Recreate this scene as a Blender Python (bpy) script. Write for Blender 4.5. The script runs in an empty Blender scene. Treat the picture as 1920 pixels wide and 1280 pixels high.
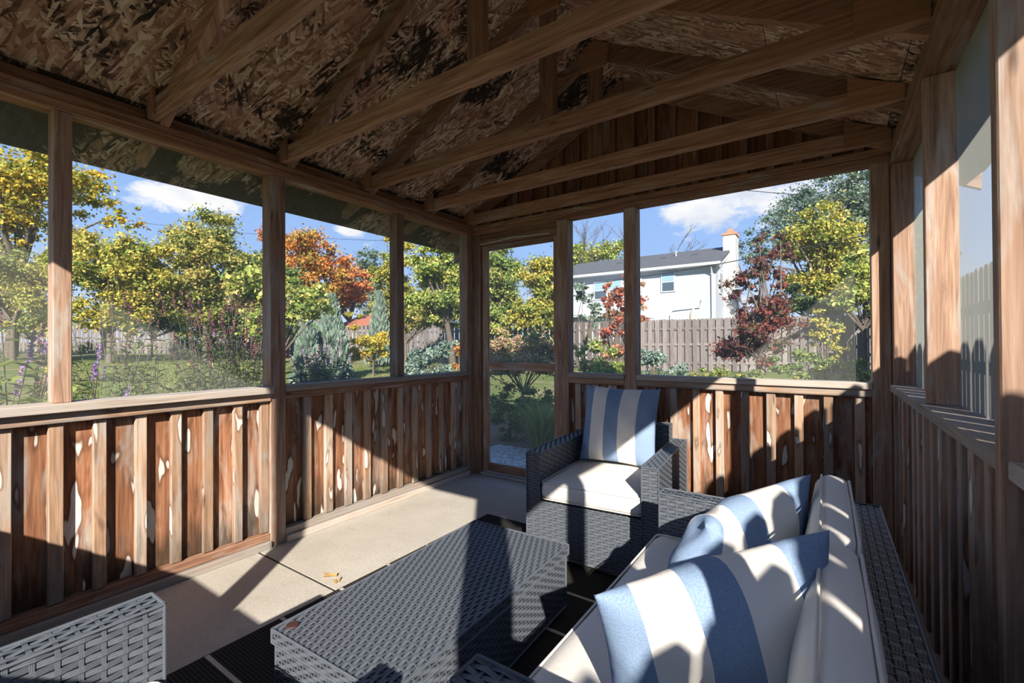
import bpy, bmesh, math, random
import numpy as np
from mathutils import Vector, Matrix

random.seed(7)
RNG = np.random.default_rng(7)
scene = bpy.context.scene
col = scene.collection

# ------------------------------------------------------------------ camera
FPX = 855.43                      # focal length in pixels of a 1920 px wide frame (16 mm)
YAW, PITCH, ROLL = 0.603, 0.0077, -0.0051
CAM = Vector((0, 0, 1.1344))
_cy, _sy = math.cos(YAW), math.sin(YAW)
_r, _f, _u = Vector((_cy, _sy, 0)), Vector((-_sy, _cy, 0)), Vector((0, 0, 1))
_f2 = _f * math.cos(PITCH) + _u * math.sin(PITCH)
_u2 = _u * math.cos(PITCH) - _f * math.sin(PITCH)
CR = _r * math.cos(ROLL) + _u2 * math.sin(ROLL)
CU = _u2 * math.cos(ROLL) - _r * math.sin(ROLL)
CF = _f2
cam_data = bpy.data.cameras.new('camera')
cam_data.sensor_width = 36.0
cam_data.lens = 36.0 * FPX / 1920.0
cam_data.clip_start = 0.02
cam_data.clip_end = 500
cam = bpy.data.objects.new('camera', cam_data)
cam.matrix_world = Matrix(((CR.x, CU.x, -CF.x, CAM.x), (CR.y, CU.y, -CF.y, CAM.y), (CR.z, CU.z, -CF.z, CAM.z), (0, 0, 0, 1)))
col.objects.link(cam)
scene.camera = cam

# ------------------------------------------------------------------ light
SUN_DIR = Vector((-0.608, 0.794, -0.548)).normalized()
SUN_STRENGTH = 9.5
SKY_STRENGTH = 0.92
scene.view_settings.view_transform = 'Standard'
scene.view_settings.look = 'None'
scene.view_settings.gamma = 1.0
scene.view_settings.use_curve_mapping = False
scene.view_settings.exposure = 0.6

sun_data = bpy.data.lights.new('sun', 'SUN')
sun_data.energy = SUN_STRENGTH
sun_data.angle = 0.0093
sun_data.color = (1.0, 0.93, 0.82)
sun = bpy.data.objects.new('sun', sun_data)
sun.rotation_euler = SUN_DIR.to_track_quat('-Z', 'Y').to_euler()
sun.location = (8, -10, 9)
col.objects.link(sun)

world = bpy.data.worlds.new('sky')
scene.world = world
world.use_nodes = True


class NT:
    """small helper to write node trees"""
    def __init__(s, tree):
        s.t = tree
        s.t.nodes.clear()

    def n(s, kind, ins=None, **props):
        nd = s.t.nodes.new(kind)
        for k, v in props.items():
            setattr(nd, k, v)
        for k, v in (ins or {}).items():
            sock = nd.inputs[k]
            if isinstance(v, bpy.types.NodeSocket):
                s.t.links.new(v, sock)
            else:
                sock.default_value = v
        return nd

    def math(s, op, a, b=0.0, c=0.0, clamp=False):
        nd = s.n('ShaderNodeMath', {0: a, 1: b, 2: c}, operation=op)
        nd.use_clamp = clamp
        return nd.outputs[0]

    def vmath(s, op, a, b=(0, 0, 0)):
        nd = s.n('ShaderNodeVectorMath', {0: a, 1: b}, operation=op)
        return nd.outputs['Value'] if op in ('DOT_PRODUCT', 'LENGTH', 'DISTANCE') else nd.outputs[0]

    def mix(s, fac, a, b, blend='MIX'):
        nd = s.n('ShaderNodeMix', {0: fac}, data_type='RGBA', blend_type=blend)
        for i, v in ((6, a), (7, b)):
            if isinstance(v, bpy.types.NodeSocket):
                s.t.links.new(v, nd.inputs[i])
            else:
                nd.inputs[i].default_value = (*v, 1.0) if len(v) == 3 else v
        return nd.outputs[2]

    def ramp(s, fac, stops, interp='LINEAR'):
        nd = s.n('ShaderNodeValToRGB', {0: fac})
        cr = nd.color_ramp
        cr.interpolation = interp
        while len(cr.elements) < len(stops):
            cr.elements.new(0.5)
        for e, (p, c) in zip(cr.elements, stops):
            e.position = p
            e.color = (c, c, c, 1) if isinstance(c, (int, float)) else (*c, 1)
        return nd.outputs[0]

    def noise(s, vec, scale=5.0, detail=3.0, rough=0.55, dist=0.0):
        nd = s.n('ShaderNodeTexNoise', {'Vector': vec, 'Scale': scale, 'Detail': detail, 'Roughness': rough, 'Distortion': dist})
        return nd.outputs[0]

    def mapping(s, vec, scale=(1, 1, 1), loc=(0, 0, 0), rot=(0, 0, 0)):
        return s.n('ShaderNodeMapping', {'Vector': vec, 'Scale': scale, 'Location': loc, 'Rotation': rot}).outputs[0]


# sky: blue gradient with scattered fair-weather cumulus
w = NT(world.node_tree)
tc = w.n('ShaderNodeTexCoord').outputs['Generated']
sep = w.n('ShaderNodeSeparateXYZ', {0: tc})
zz = w.math('MAXIMUM', sep.outputs[2], 0.0)
grad = w.ramp(zz, [(0.0, (0.62, 0.76, 0.95)), (0.18, (0.34, 0.53, 0.90)), (0.5, (0.20, 0.39, 0.82)), (1.0, (0.13, 0.28, 0.68))])
den = w.math('ADD', zz, 0.22)
px = w.math('DIVIDE', sep.outputs[0], den)
py = w.math('DIVIDE', sep.outputs[1], den)
cvec = w.n('ShaderNodeCombineXYZ', {0: px, 1: py, 2: 0.0}).outputs[0]
cn = w.noise(w.mapping(cvec, (1, 1, 1), (2.2, 0.4, 3.1)), 2.6, 8.0, 0.58, 0.1)
cm = w.ramp(cn, [(0.60, 0.0), (0.70, 0.85)])
puff = w.noise(w.mapping(tc, (1, 1, 1.9)), 13.0, 7.0, 0.62, 0.15)
for (pu, pv, wd) in ((350, 374, 0.075), (400, 380, 0.055), (1330, 388, 0.11), (1420, 360, 0.15), (655, 430, 0.03)):
    cd = (CR * ((pu - 960) / FPX) - CU * ((pv - 640) / FPX) + CF).normalized()
    df = w.vmath('LENGTH', w.vmath('MULTIPLY', w.vmath('SUBTRACT', tc, tuple(cd)), (1, 1, 2.3)))
    k_ = w.math('ADD', w.math('SUBTRACT', 1.0, w.math('DIVIDE', df, wd)), w.math('MULTIPLY', w.math('SUBTRACT', puff, 0.5), 2.6))
    cm = w.math('MAXIMUM', cm, w.ramp(k_, [(0.12, 0.0), (0.55, 0.95)]))
cshade = w.ramp(w.noise(w.mapping(tc, (1, 1, 2), (0.3, 0.5, 0.02)), 11.0, 5.0), [(0.35, (0.68, 0.72, 0.82)), (0.62, (0.95, 0.94, 0.93))])
skyc = w.mix(cm, grad, cshade)
bg = w.n('ShaderNodeBackground', {'Color': skyc, 'Strength': SKY_STRENGTH})
w.n('ShaderNodeOutputWorld', {'Surface': bg.outputs[0]})

# ------------------------------------------------------------------ materials
MATS = {}


def new_mat(name):
    m = bpy.data.materials.new(name)
    m.use_nodes = True
    MATS[name] = m
    return m, NT(m.node_tree)


def finish(nt, shader):
    nt.n('ShaderNodeOutputMaterial', {'Surface': shader})


def bsdf(nt, color, rough=0.7, bump=None, bump_strength=0.3, bump_dist=0.01, spec=0.3, **kw):
    ins = {'Base Color': color, 'Roughness': rough, 'Specular IOR Level': spec}
    ins.update(kw)
    if bump is not None:
        ins['Normal'] = nt.n('ShaderNodeBump', {'Height': bump, 'Strength': bump_strength, 'Distance': bump_dist}).outputs[0]
    if isinstance(color, tuple) and len(color) == 3:
        ins['Base Color'] = (*color, 1)
    return nt.n('ShaderNodeBsdfPrincipled', ins).outputs[0]


def wood(name, dark, mid, light, grey=0.0, stain=0.0, mold=0.0, damp=0.0, greycol=(0.42, 0.38, 0.34), rough=0.8):
    m, t = new_mat(name)
    uv = t.n('ShaderNodeUVMap').outputs[0]
    rnd = t.n('ShaderNodeObjectInfo').outputs['Random']
    off = t.n('ShaderNodeCombineXYZ', {0: 0.0, 1: 0.0, 2: t.math('MULTIPLY', rnd, 37.0)}).outputs[0]
    v = t.vmath('ADD', uv, off)
    g1 = t.noise(t.mapping(v, (1.6, 26, 1)), 1.6, 6.0, 0.6, 1.1)
    g2 = t.noise(t.mapping(v, (3.0, 120, 1)), 1.0, 3.0, 0.6, 0.3)
    g = t.math('ADD', t.math('MULTIPLY', g1, 0.7), t.math('MULTIPLY', g2, 0.3))
    c = t.ramp(g, [(0.32, dark), (0.5, mid), (0.68, light)])
    # knots
    vo = t.n('ShaderNodeTexVoronoi', {'Vector': t.mapping(v, (2.2, 9, 1)), 'Scale': 1.0})
    kn = t.ramp(vo.outputs['Distance'], [(0.045, 1.0), (0.10, 0.0)])
    c = t.mix(t.math('MULTIPLY', kn, 0.75), c, tuple(x * 0.35 for x in dark))
    if grey:
        gm = t.ramp(t.noise(t.mapping(v, (1.4, 7, 1)), 1.7, 4.0, 0.6, 0.6), [(0.62 - 0.32 * grey, 0.0), (0.74 - 0.2 * grey, 1.0)])
        gc = t.mix(g2, tuple(x * 0.75 for x in greycol), greycol)
        c = t.mix(t.math('MULTIPLY', gm, 0.85), c, gc)
    if mold:
        mm = t.ramp(t.noise(t.mapping(v, (1.1, 5, 1), (3, 9, 2)), 1.9, 5.0, 0.65, 0.5), [(0.66 - 0.2 * mold, 0.0), (0.80 - 0.2 * mold, 1.0)])
        c = t.mix(t.math('MULTIPLY', mm, 0.8), c, (0.02, 0.016, 0.012))
    if damp:
        gen = t.n('ShaderNodeSeparateXYZ', {0: t.n('ShaderNodeTexCoord').outputs['Generated']}).outputs[2]
        dn = t.math('SUBTRACT', t.math('ADD', gen, t.math('MULTIPLY', t.noise(t.mapping(v, (3, 14, 1)), 1.5, 4.0), 0.8)), 0.4)
        c = t.mix(t.ramp(dn, [(0.02, damp), (0.30, 0.0)]), c, (0.035, 0.026, 0.018))
    if stain:
        sn = t.noise(t.mapping(v, (3.4, 15, 1), (7, 1, 5)), 1.25, 1.6, 0.45, 0.25)
        sm = t.ramp(sn, [(0.682 - 0.05 * stain, 0.0), (0.702 - 0.05 * stain, 1.0)])
        rim = t.ramp(sn, [(0.61 - 0.05 * stain, 0.0), (0.68 - 0.05 * stain, 1.0)])
        c = t.mix(t.math('MULTIPLY', rim, 0.65), c, tuple(x * 0.6 for x in dark))
        sc2 = t.mix(t.noise(t.mapping(v, (9, 40, 1)), 1.5, 3.0), (0.52, 0.46, 0.40), (0.80, 0.76, 0.70))
        c = t.mix(t.math('MULTIPLY', sm, 0.92), c, sc2)
    br = t.math('ADD', t.math('MULTIPLY', rnd, 0.5), 0.75)
    c = t.mix(1.0, c, t.n('ShaderNodeCombineColor', {0: br, 1: br, 2: br}).outputs[0], 'MULTIPLY')
    finish(t, bsdf(t, c, rough, g, 0.45, 0.004, 0.25))
    return m


wood('cedar_board', (0.125, 0.050, 0.027), (0.275, 0.122, 0.063), (0.42, 0.23, 0.13), grey=0.35, stain=1.0, mold=0.2, damp=0.85)
wood('gable_board', (0.15, 0.065, 0.034), (0.29, 0.135, 0.07), (0.42, 0.225, 0.125), grey=0.15, mold=0.35)
wood('cedar_batten', (0.20, 0.11, 0.065), (0.37, 0.225, 0.14), (0.52, 0.36, 0.245), grey=0.6, stain=0.2, mold=0.1, damp=0.5)
wood('post_wood', (0.155, 0.088, 0.06), (0.30, 0.185, 0.128), (0.44, 0.30, 0.22), grey=0.35, mold=0.08)
wood('sill_wood', (0.22, 0.155, 0.115), (0.38, 0.30, 0.24), (0.52, 0.44, 0.37), grey=0.9, mold=0.12)
wood('truss_wood', (0.15, 0.074, 0.048), (0.34, 0.185, 0.12), (0.52, 0.33, 0.23), grey=0.1, mold=0.15)
wood('plate_wood', (0.14, 0.065, 0.040), (0.28, 0.145, 0.09), (0.41, 0.24, 0.155), grey=0.15, mold=0.15)
wood('fence_wood', (0.085, 0.07, 0.062), (0.145, 0.122, 0.112), (0.21, 0.185, 0.175), grey=0.7, greycol=(0.19, 0.172, 0.168))
wood('plywood', (0.24, 0.12, 0.07), (0.35, 0.18, 0.105), (0.43, 0.24, 0.145), mold=0.15)
wood('bark', (0.05, 0.04, 0.032), (0.11, 0.09, 0.072), (0.18, 0.15, 0.12))


def osb(name, mold):
    m, t = new_mat(name)
    uv = t.n('ShaderNodeUVMap').outputs[0]
    warp = t.n('ShaderNodeTexNoise', {'Vector': uv, 'Scale': 5.0, 'Detail': 2.0}).outputs[1]
    v = t.vmath('ADD', uv, t.vmath('MULTIPLY', t.vmath('SUBTRACT', warp, (0.5, 0.5, 0.5)), (0.035, 0.035, 0.0)))
    cols = []
    for ang, sc, lo in ((0.35, (11, 66, 1), 0), (-0.55, (13, 74, 1), 3), (1.1, (10, 60, 1), 8), (-1.3, (14, 80, 1), 5)):
        vo = t.n('ShaderNodeTexVoronoi', {'Vector': t.mapping(t.mapping(v, rot=(0, 0, ang)), sc, (lo, lo * 2, 0)), 'Scale': 1.0, 'Randomness': 1.0})
        s = t.n('ShaderNodeSeparateColor', {0: vo.outputs['Color']})
        cols.append((s.outputs[0], s.outputs[1], vo.outputs['Distance']))
    val, d = cols[0][0], cols[0][2]
    for i in (1, 2, 3):
        pick = t.math('GREATER_THAN', cols[i][1], 0.55)
        mx = t.n('ShaderNodeMix', {0: pick, 2: val, 3: cols[i][0]})
        val = mx.outputs[0]
        mx = t.n('ShaderNodeMix', {0: pick, 2: d, 3: cols[i][2]})
        d = mx.outputs[0]
    c = t.ramp(val, [(0.0, (0.20, 0.105, 0.065)), (0.35, (0.42, 0.255, 0.17)), (0.7, (0.60, 0.40, 0.27)), (1.0, (0.85, 0.69, 0.52))])
    red = t.ramp(t.noise(uv, 3.1, 3.0), [(0.5, 0.0), (0.68, 0.6)])
    c = t.mix(red, c, (0.45, 0.20, 0.14))
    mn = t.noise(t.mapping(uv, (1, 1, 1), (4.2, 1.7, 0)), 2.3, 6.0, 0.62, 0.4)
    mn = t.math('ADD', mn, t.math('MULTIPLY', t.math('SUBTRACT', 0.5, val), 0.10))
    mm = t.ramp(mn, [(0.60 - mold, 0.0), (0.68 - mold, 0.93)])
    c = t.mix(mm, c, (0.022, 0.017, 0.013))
    edge = t.ramp(d, [(0.0, 1.0), (0.6, 0.0)])
    finish(t, bsdf(t, c, 0.8, t.math('ADD', edge, t.math('MULTIPLY', val, 0.7)), 0.8, 0.006, 0.2))
    return m


osb('osb_moldy', 0.08)
osb('osb_clean', -0.05)
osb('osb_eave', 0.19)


def simple(name, color, rough=0.6, var=0.15, scale=8.0, bump=0.1, bdist=0.003, **kw):
    m, t = new_mat(name)
    ob = t.n('ShaderNodeTexCoord').outputs['Object']
    n = t.noise(ob, scale, 5.0, 0.6)
    c = t.mix(n, tuple(x * (1 - var) for x in color), tuple(min(1, x * (1 + var)) for x in color))
    finish(t, bsdf(t, c, rough, n, bump, bdist, **kw))
    return m


# concrete slab
m, t = new_mat('concrete')
gv = t.n('ShaderNodeNewGeometry').outputs['Position']
n1 = t.noise(gv, 2.2, 6.0, 0.6)
n2 = t.noise(gv, 70.0, 3.0, 0.6)
n3 = t.noise(t.mapping(gv, (1, 1, 1), (5, 2, 0)), 6.0, 5.0, 0.7)
c = t.ramp(n1, [(0.3, (0.40, 0.36, 0.31)), (0.7, (0.53, 0.49, 0.43))])
c = t.mix(t.ramp(n2, [(0.35, 0.35), (0.6, 0.0)]), c, (0.30, 0.27, 0.23))
c = t.mix(t.ramp(n3, [(0.60, 0.0), (0.75, 0.5)]), c, (0.27, 0.22, 0.16))
finish(t, bsdf(t, c, 0.85, n2, 0.25, 0.002))

# resin wicker strand
m, t = new_mat('wicker')
uv = t.n('ShaderNodeUVMap').outputs[0]
sx = t.n('ShaderNodeSeparateXYZ', {0: uv})
rib = t.math('PINGPONG', t.math('MULTIPLY', sx.outputs[1], 3.0), 0.5)
n = t.noise(uv, 3.0, 2.0)
c = t.mix(n, (0.072, 0.083, 0.102), (0.135, 0.15, 0.175))
finish(t, bsdf(t, c, 0.38, rib, 0.35, 0.003, 0.5))
simple('wicker_core', (0.012, 0.014, 0.018), 0.6)

# cushion cloth
def cloth(name, color):
    m, t = new_mat(name)
    ob = t.n('ShaderNodeTexCoord').outputs['Object']
    wv = t.noise(t.mapping(ob, (1, 1, 1)), 420.0, 2.0)
    wr = t.noise(ob, 7.0, 4.0, 0.55, 0.6)
    c = t.mix(t.ramp(wr, [(0.3, 0.25), (0.6, 0.0)]), color, tuple(x * 0.88 for x in color))
    h = t.math('ADD', t.math('MULTIPLY', wv, 0.04), wr)
    finish(t, bsdf(t, c, 0.9, h, 0.35, 0.012, 0.1))


cloth('cream_cloth', (0.80, 0.76, 0.70))
cloth('piping_cloth', (0.74, 0.70, 0.64))

m, t = new_mat('striped_cloth')
uv = t.n('ShaderNodeUVMap').outputs[0]
su = t.n('ShaderNodeSeparateXYZ', {0: uv}).outputs[0]
ob = t.n('ShaderNodeTexCoord').outputs['Object']
wv = t.noise(ob, 380.0, 2.0)
BL, CRM = (0.175, 0.265, 0.41), (0.76, 0.72, 0.66)
c = t.ramp(su, [(0.0, BL), (0.14, CRM), (0.34, BL), (0.54, CRM), (0.77, BL)], 'CONSTANT')
c = t.mix(t.ramp(wv, [(0.35, 0.12), (0.65, 0.0)]), c, (0.9, 0.9, 0.9))
wr = t.noise(ob, 9.0, 4.0, 0.55, 0.8)
finish(t, bsdf(t, c, 0.9, wr, 0.35, 0.012, 0.1))

# rug
m, t = new_mat('rug_weave')
gv = t.n('ShaderNodeNewGeometry').outputs['Position']
wvx = t.n('ShaderNodeTexWave', {'Vector': gv, 'Scale': 26.0, 'Distortion': 0.4, 'Detail': 1.0}, bands_direction='Y').outputs[1]
n = t.noise(gv, 120, 2.0)
c = t.mix(t.math('MULTIPLY', wvx, n), (0.018, 0.017, 0.016), (0.085, 0.078, 0.07))
finish(t, bsdf(t, c, 0.95, wvx, 0.8, 0.004, 0.1))
simple('rug_stripe', (0.52, 0.46, 0.38), 0.95, 0.3, 150, 0.6, 0.004)

# insect screen: thin open mesh, covers more at a grazing angle as real mesh does
m, t = new_mat('screen_mesh')
fac = t.n('ShaderNodeLayerWeight', {'Blend': 0.5}).outputs['Facing']
cosv = t.math('MAXIMUM', t.math('SUBTRACT', 1.0, fac), 0.10)
WIRE = 0.122
side_ = t.math('MINIMUM', t.math('DIVIDE', WIRE, cosv), 0.9)
cover = t.math('SUBTRACT', 1.0, t.math('MULTIPLY', 1.0 - WIRE, t.math('SUBTRACT', 1.0, side_)))
gv = t.n('ShaderNodeNewGeometry').outputs['Position']
dirt = t.noise(gv, 1.7, 4.0, 0.6)
cover = t.math('MULTIPLY', cover, t.math('ADD', 0.8, t.math('MULTIPLY', dirt, 0.4)), clamp=True)
dif = t.n('ShaderNodeBsdfDiffuse', {'Color': (0.38, 0.39, 0.36, 1)})
tl = t.n('ShaderNodeBsdfTranslucent', {'Color': (0.36, 0.37, 0.34, 1)})
ds = t.n('ShaderNodeMixShader', {0: 0.5, 1: dif.outputs[0], 2: tl.outputs[0]})
tr = t.n('ShaderNodeBsdfTransparent')
finish(t, t.n('ShaderNodeMixShader', {0: cover, 1: tr.outputs[0], 2: ds.outputs[0]}).outputs[0])

# leaves: colour per leaf from a colour attribute, light shines through
m, t = new_mat('leaf')
at_ = t.n('ShaderNodeAttribute', attribute_name='leaf_color').outputs['Color']
d_ = t.n('ShaderNodeBsdfPrincipled', {'Base Color': at_, 'Roughness': 0.55, 'Specular IOR Level': 0.25})
l_ = t.n('ShaderNodeBsdfTranslucent', {'Color': at_})
finish(t, t.n('ShaderNodeMixShader', {0: 0.35, 1: d_.outputs[0], 2: l_.outputs[0]}).outputs[0])

# lawn
m, t = new_mat('lawn')
gv = t.n('ShaderNodeNewGeometry').outputs['Position']
n1 = t.noise(gv, 0.35, 5.0, 0.6)
n2 = t.noise(gv, 9.0, 5.0, 0.7)
c = t.mix(n2, (0.07, 0.098, 0.027), (0.155, 0.185, 0.055))
c = t.mix(t.ramp(n1, [(0.47, 0.0), (0.62, 0.85)]), c, (0.27, 0.21, 0.13))
finish(t, bsdf(t, c, 0.9, n2, 0.6, 0.05, 0.1))
# gravel
m, t = new_mat('gravel')
gv = t.n('ShaderNodeNewGeometry').outputs['Position']
vo = t.n('ShaderNodeTexVoronoi', {'Vector': gv, 'Scale': 38.0})
sc_ = t.n('ShaderNodeSeparateColor', {0: vo.outputs['Color']}).outputs[0]
c = t.ramp(sc_, [(0.0, (0.20, 0.19, 0.19)), (0.5, (0.36, 0.34, 0.33)), (1.0, (0.55, 0.52, 0.50))])
finish(t, bsdf(t, c, 0.85, vo.outputs['Distance'], 0.8, 0.02))
simple('joint_dirt', (0.035, 0.028, 0.02), 0.95, 0.5, 60, 0.6, 0.01)
simple('soil', (0.16, 0.11, 0.07), 0.95, 0.4, 25, 0.6, 0.02)

# house finishes
m, t = new_mat('siding')
gv = t.n('ShaderNodeNewGeometry').outputs['Position']
sz = t.n('ShaderNodeSeparateXYZ', {0: gv}).outputs[2]
lap = t.math('FRACT', t.math('MULTIPLY', sz, 5.2))
finish(t, bsdf(t, (0.40, 0.44, 0.50), 0.6, lap, 1.0, 0.03))
simple('white_trim', (0.50, 0.52, 0.54), 0.5, 0.04)
m, t = new_mat('roof_shingle')
gv = t.n('ShaderNodeNewGeometry').outputs['Position']
br_ = t.n('ShaderNodeTexBrick', {'Vector': t.mapping(gv, (1, 1, 1)), 'Scale': 3.0, 'Color1': (0.055, 0.058, 0.065, 1), 'Color2': (0.10, 0.105, 0.115, 1), 'Mortar': (0.035, 0.037, 0.04, 1), 'Mortar Size': 0.01})
finish(t, bsdf(t, t.mix(t.noise(gv, 2.0, 4), br_.outputs[0], (0.09, 0.095, 0.105)), 0.9))
simple('red_roof', (0.34, 0.13, 0.08), 0.85, 0.25, 4)
simple('grey_wall', (0.42, 0.43, 0.44), 0.8, 0.1, 3)
simple('brick_white', (0.42, 0.41, 0.40), 0.8, 0.12, 6)
simple('terracotta', (0.42, 0.20, 0.12), 0.8, 0.2, 6)
simple('dark_metal', (0.06, 0.065, 0.07), 0.5, 0.1)
simple('grey_pipe', (0.45, 0.47, 0.50), 0.5, 0.1)
simple('canvas_beige', (0.55, 0.45, 0.33), 0.9, 0.15, 6)
simple('aluminium', (0.55, 0.55, 0.53), 0.35, 0.1, 20, Metallic=0.7)
simple('brown_disc', (0.055, 0.024, 0.02), 0.6, 0.5, 60)
m, t = new_mat('pane_glass')
finish(t, bsdf(t, (0.05, 0.075, 0.10), 0.06, spec=0.9))
simple('blind', (0.20, 0.32, 0.42), 0.5, 0.05)
simple('wire', (0.02, 0.02, 0.022), 0.6, 0.1)

M = MATS

# ------------------------------------------------------------------ builders
WM = {}           # world matrices of roots that have children


def link(o, parent=None, Mw=None):
    col.objects.link(o)
    Mw = Mw or Matrix.Identity(4)
    if parent is not None:
        o.parent = parent
        o.matrix_local = WM[parent.name].inverted() @ Mw
    else:
        o.matrix_world = Mw
    WM[o.name] = Mw
    return o


def tag(o, label=None, cat=None, group=None, kind=None):
    if label: o['label'] = label
    if cat: o['category'] = cat
    if group: o['group'] = group
    if kind: o['kind'] = kind
    return o


def empty(name, loc=(0, 0, 0), rz=0.0, parent=None):
    o = bpy.data.objects.new(name, None)
    o.empty_display_size = 0.1
    return link(o, parent, Matrix.Translation(Vector(loc)) @ Matrix.Rotation(rz, 4, 'Z'))


def make_mesh(name, verts, faces, mats, fmat=None, uvs=None, smooth=False):
    me = bpy.data.meshes.new(name)
    me.from_pydata([tuple(v) for v in verts], [], faces)
    for mm in (mats if isinstance(mats, (list, tuple)) else [mats]):
        me.materials.append(M[mm])
    if fmat is not None:
        me.polygons.foreach_set('material_index', fmat)
    if uvs is not None:
        l = me.uv_layers.new(name='UVMap')
        l.data.foreach_set('uv', np.asarray(uvs, dtype=np.float32).ravel())
    if smooth:
        me.polygons.foreach_set('use_smooth', [True] * len(me.polygons))
    me.update()
    return me


def quads_mesh(name, V, Q, mats, fmat=None, uv=None, smooth=False, attr=None):
    """fast mesh from numpy arrays: V (n,3), Q (m,k)"""
    V = np.asarray(V, dtype=np.float32); Q = np.asarray(Q, dtype=np.int32)
    me = bpy.data.meshes.new(name)
    me.vertices.add(len(V)); me.vertices.foreach_set('co', V.ravel())
    k = Q.shape[1]
    me.loops.add(Q.size); me.loops.foreach_set('vertex_index', Q.ravel())
    me.polygons.add(len(Q)); me.polygons.foreach_set('loop_start', np.arange(0, Q.size, k, dtype=np.int32))
    for mm in (mats if isinstance(mats, (list, tuple)) else [mats]):
        me.materials.append(M[mm])
    if fmat is not None:
        me.polygons.foreach_set('material_index', np.asarray(fmat, dtype=np.int32))
    if uv is not None:
        l = me.uv_layers.new(name='UVMap'); l.data.foreach_set('uv', np.asarray(uv, dtype=np.float32).ravel())
    if attr is not None:
        a = me.color_attributes.new('leaf_color', 'FLOAT_COLOR', 'POINT')
        a.data.foreach_set('color', np.asarray(attr, dtype=np.float32).ravel())
    if smooth:
        me.polygons.foreach_set('use_smooth', np.ones(len(Q), dtype=bool))
    me.update(calc_edges=True)
    me.validate()
    return me


# chamfered box topology
_CS = [(a, b, c) for a in (-1, 1) for b in (-1, 1) for c in (-1, 1)]


def _cb_topo():
    idx = {}
    for ci, s in enumerate(_CS):
        for ax in range(3):
            idx[(s, ax)] = ci * 3 + ax
    F = []
    for ax in range(3):
        o1, o2 = [a for a in range(3) if a != ax]
        for sg in (-1, 1):
            f = []
            for s1, s2 in ((-1, -1), (1, -1), (1, 1), (-1, 1)):
                s = [0, 0, 0]; s[ax] = sg; s[o1] = s1; s[o2] = s2
                f.append(idx[(tuple(s), ax)])
            F.append(f)
    for ax in range(3):            # edges running along ax
        o1, o2 = [a for a in range(3) if a != ax]
        for s1 in (-1, 1):
            for s2 in (-1, 1):
                a = [0, 0, 0]; a[o1] = s1; a[o2] = s2
                b = list(a); a[ax] = -1; b[ax] = 1
                a, b = tuple(a), tuple(b)
                F.append([idx[(a, o1)], idx[(b, o1)], idx[(b, o2)], idx[(a, o2)]])
    for s in _CS:
        F.append([idx[(s, 0)], idx[(s, 1)], idx[(s, 2)]])
    V = _cb_verts(1, 1, 1, 0.2)
    out = []
    for f in F:
        p = [Vector(V[i]) for i in f]
        n = (p[1] - p[0]).cross(p[2] - p[0])
        cc = sum(p, Vector()) / len(p)
        out.append(f if n.dot(cc) > 0 else f[::-1])
    return out


def _cb_verts(hx, hy, hz, b):
    V = []
    for s in _CS:
        V.append((s[0] * hx, s[1] * (hy - b), s[2] * (hz - b)))
        V.append((s[0] * (hx - b), s[1] * hy, s[2] * (hz - b)))
        V.append((s[0] * (hx - b), s[1] * (hy - b), s[2] * hz))
    return V


CBF = _cb_topo()


def box_mesh(name, sx, sy, sz, mat, bev=0.003):
    hx, hy, hz = sx / 2, sy / 2, sz / 2
    bev = min(bev, hx * 0.45, hy * 0.45, hz * 0.45)
    V = _cb_verts(hx, hy, hz, bev)
    S = (sx, sy, sz)
    a = S.index(max(S)); b, c = [i for i in range(3) if i != a]
    ou, ov = random.uniform(0, 20), random.uniform(0, 20)
    uvs = []
    for f in CBF:
        p = [Vector(V[i]) for i in f]
        n = (p[1] - p[0]).cross(p[2] - p[0])
        k = max(range(3), key=lambda i: abs(n[i]))
        for q in p:
            if k == a: uvs.append((q[b] + ou, q[c] + ov))
            elif k == b: uvs.append((q[a] + ou, q[c] + ov))
            else: uvs.append((q[a] + ou, q[b] + ov + 0.37))
    return make_mesh(name, V, CBF, mat, uvs=uvs)


def box(name, lo, hi, mat, parent=None, bev=0.003):
    """axis-aligned box in the coordinates of the parent's root (world for unrotated roots)"""
    s = [hi[i] - lo[i] for i in range(3)]
    me = box_mesh(name, *s, mat, bev)
    o = bpy.data.objects.new(name, me)
    c = Vector([(hi[i] + lo[i]) / 2 for i in range(3)])
    return link(o, parent, Matrix.Translation(c))


def lbox(name, lo, hi, mat, parent, bev=0.003):
    """box given in the local frame of parent"""
    s = [hi[i] - lo[i] for i in range(3)]
    o = bpy.data.objects.new(name, box_mesh(name, *s, mat, bev))
    c = Vector([(hi[i] + lo[i]) / 2 for i in range(3)])
    return link(o, parent, WM[parent.name] @ Matrix.Translation(c))


def bar(name, p0, p1, w_, h_, mat, parent=None, bev=0.003, up=(0, 0, 1)):
    p0, p1 = Vector(p0), Vector(p1)
    d = (p1 - p0); L_ = d.length; x = d.normalized()
    z = (Vector(up) - x * x.dot(Vector(up))).normalized(); y = z.cross(x)
    o = bpy.data.objects.new(name, box_mesh(name, L_, w_, h_, mat, bev))
    c = (p0 + p1) / 2
    return link(o, parent, Matrix(((x.x, y.x, z.x, c.x), (x.y, y.y, z.y, c.y), (x.z, y.z, z.z, c.z), (0, 0, 0, 1))))


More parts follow.
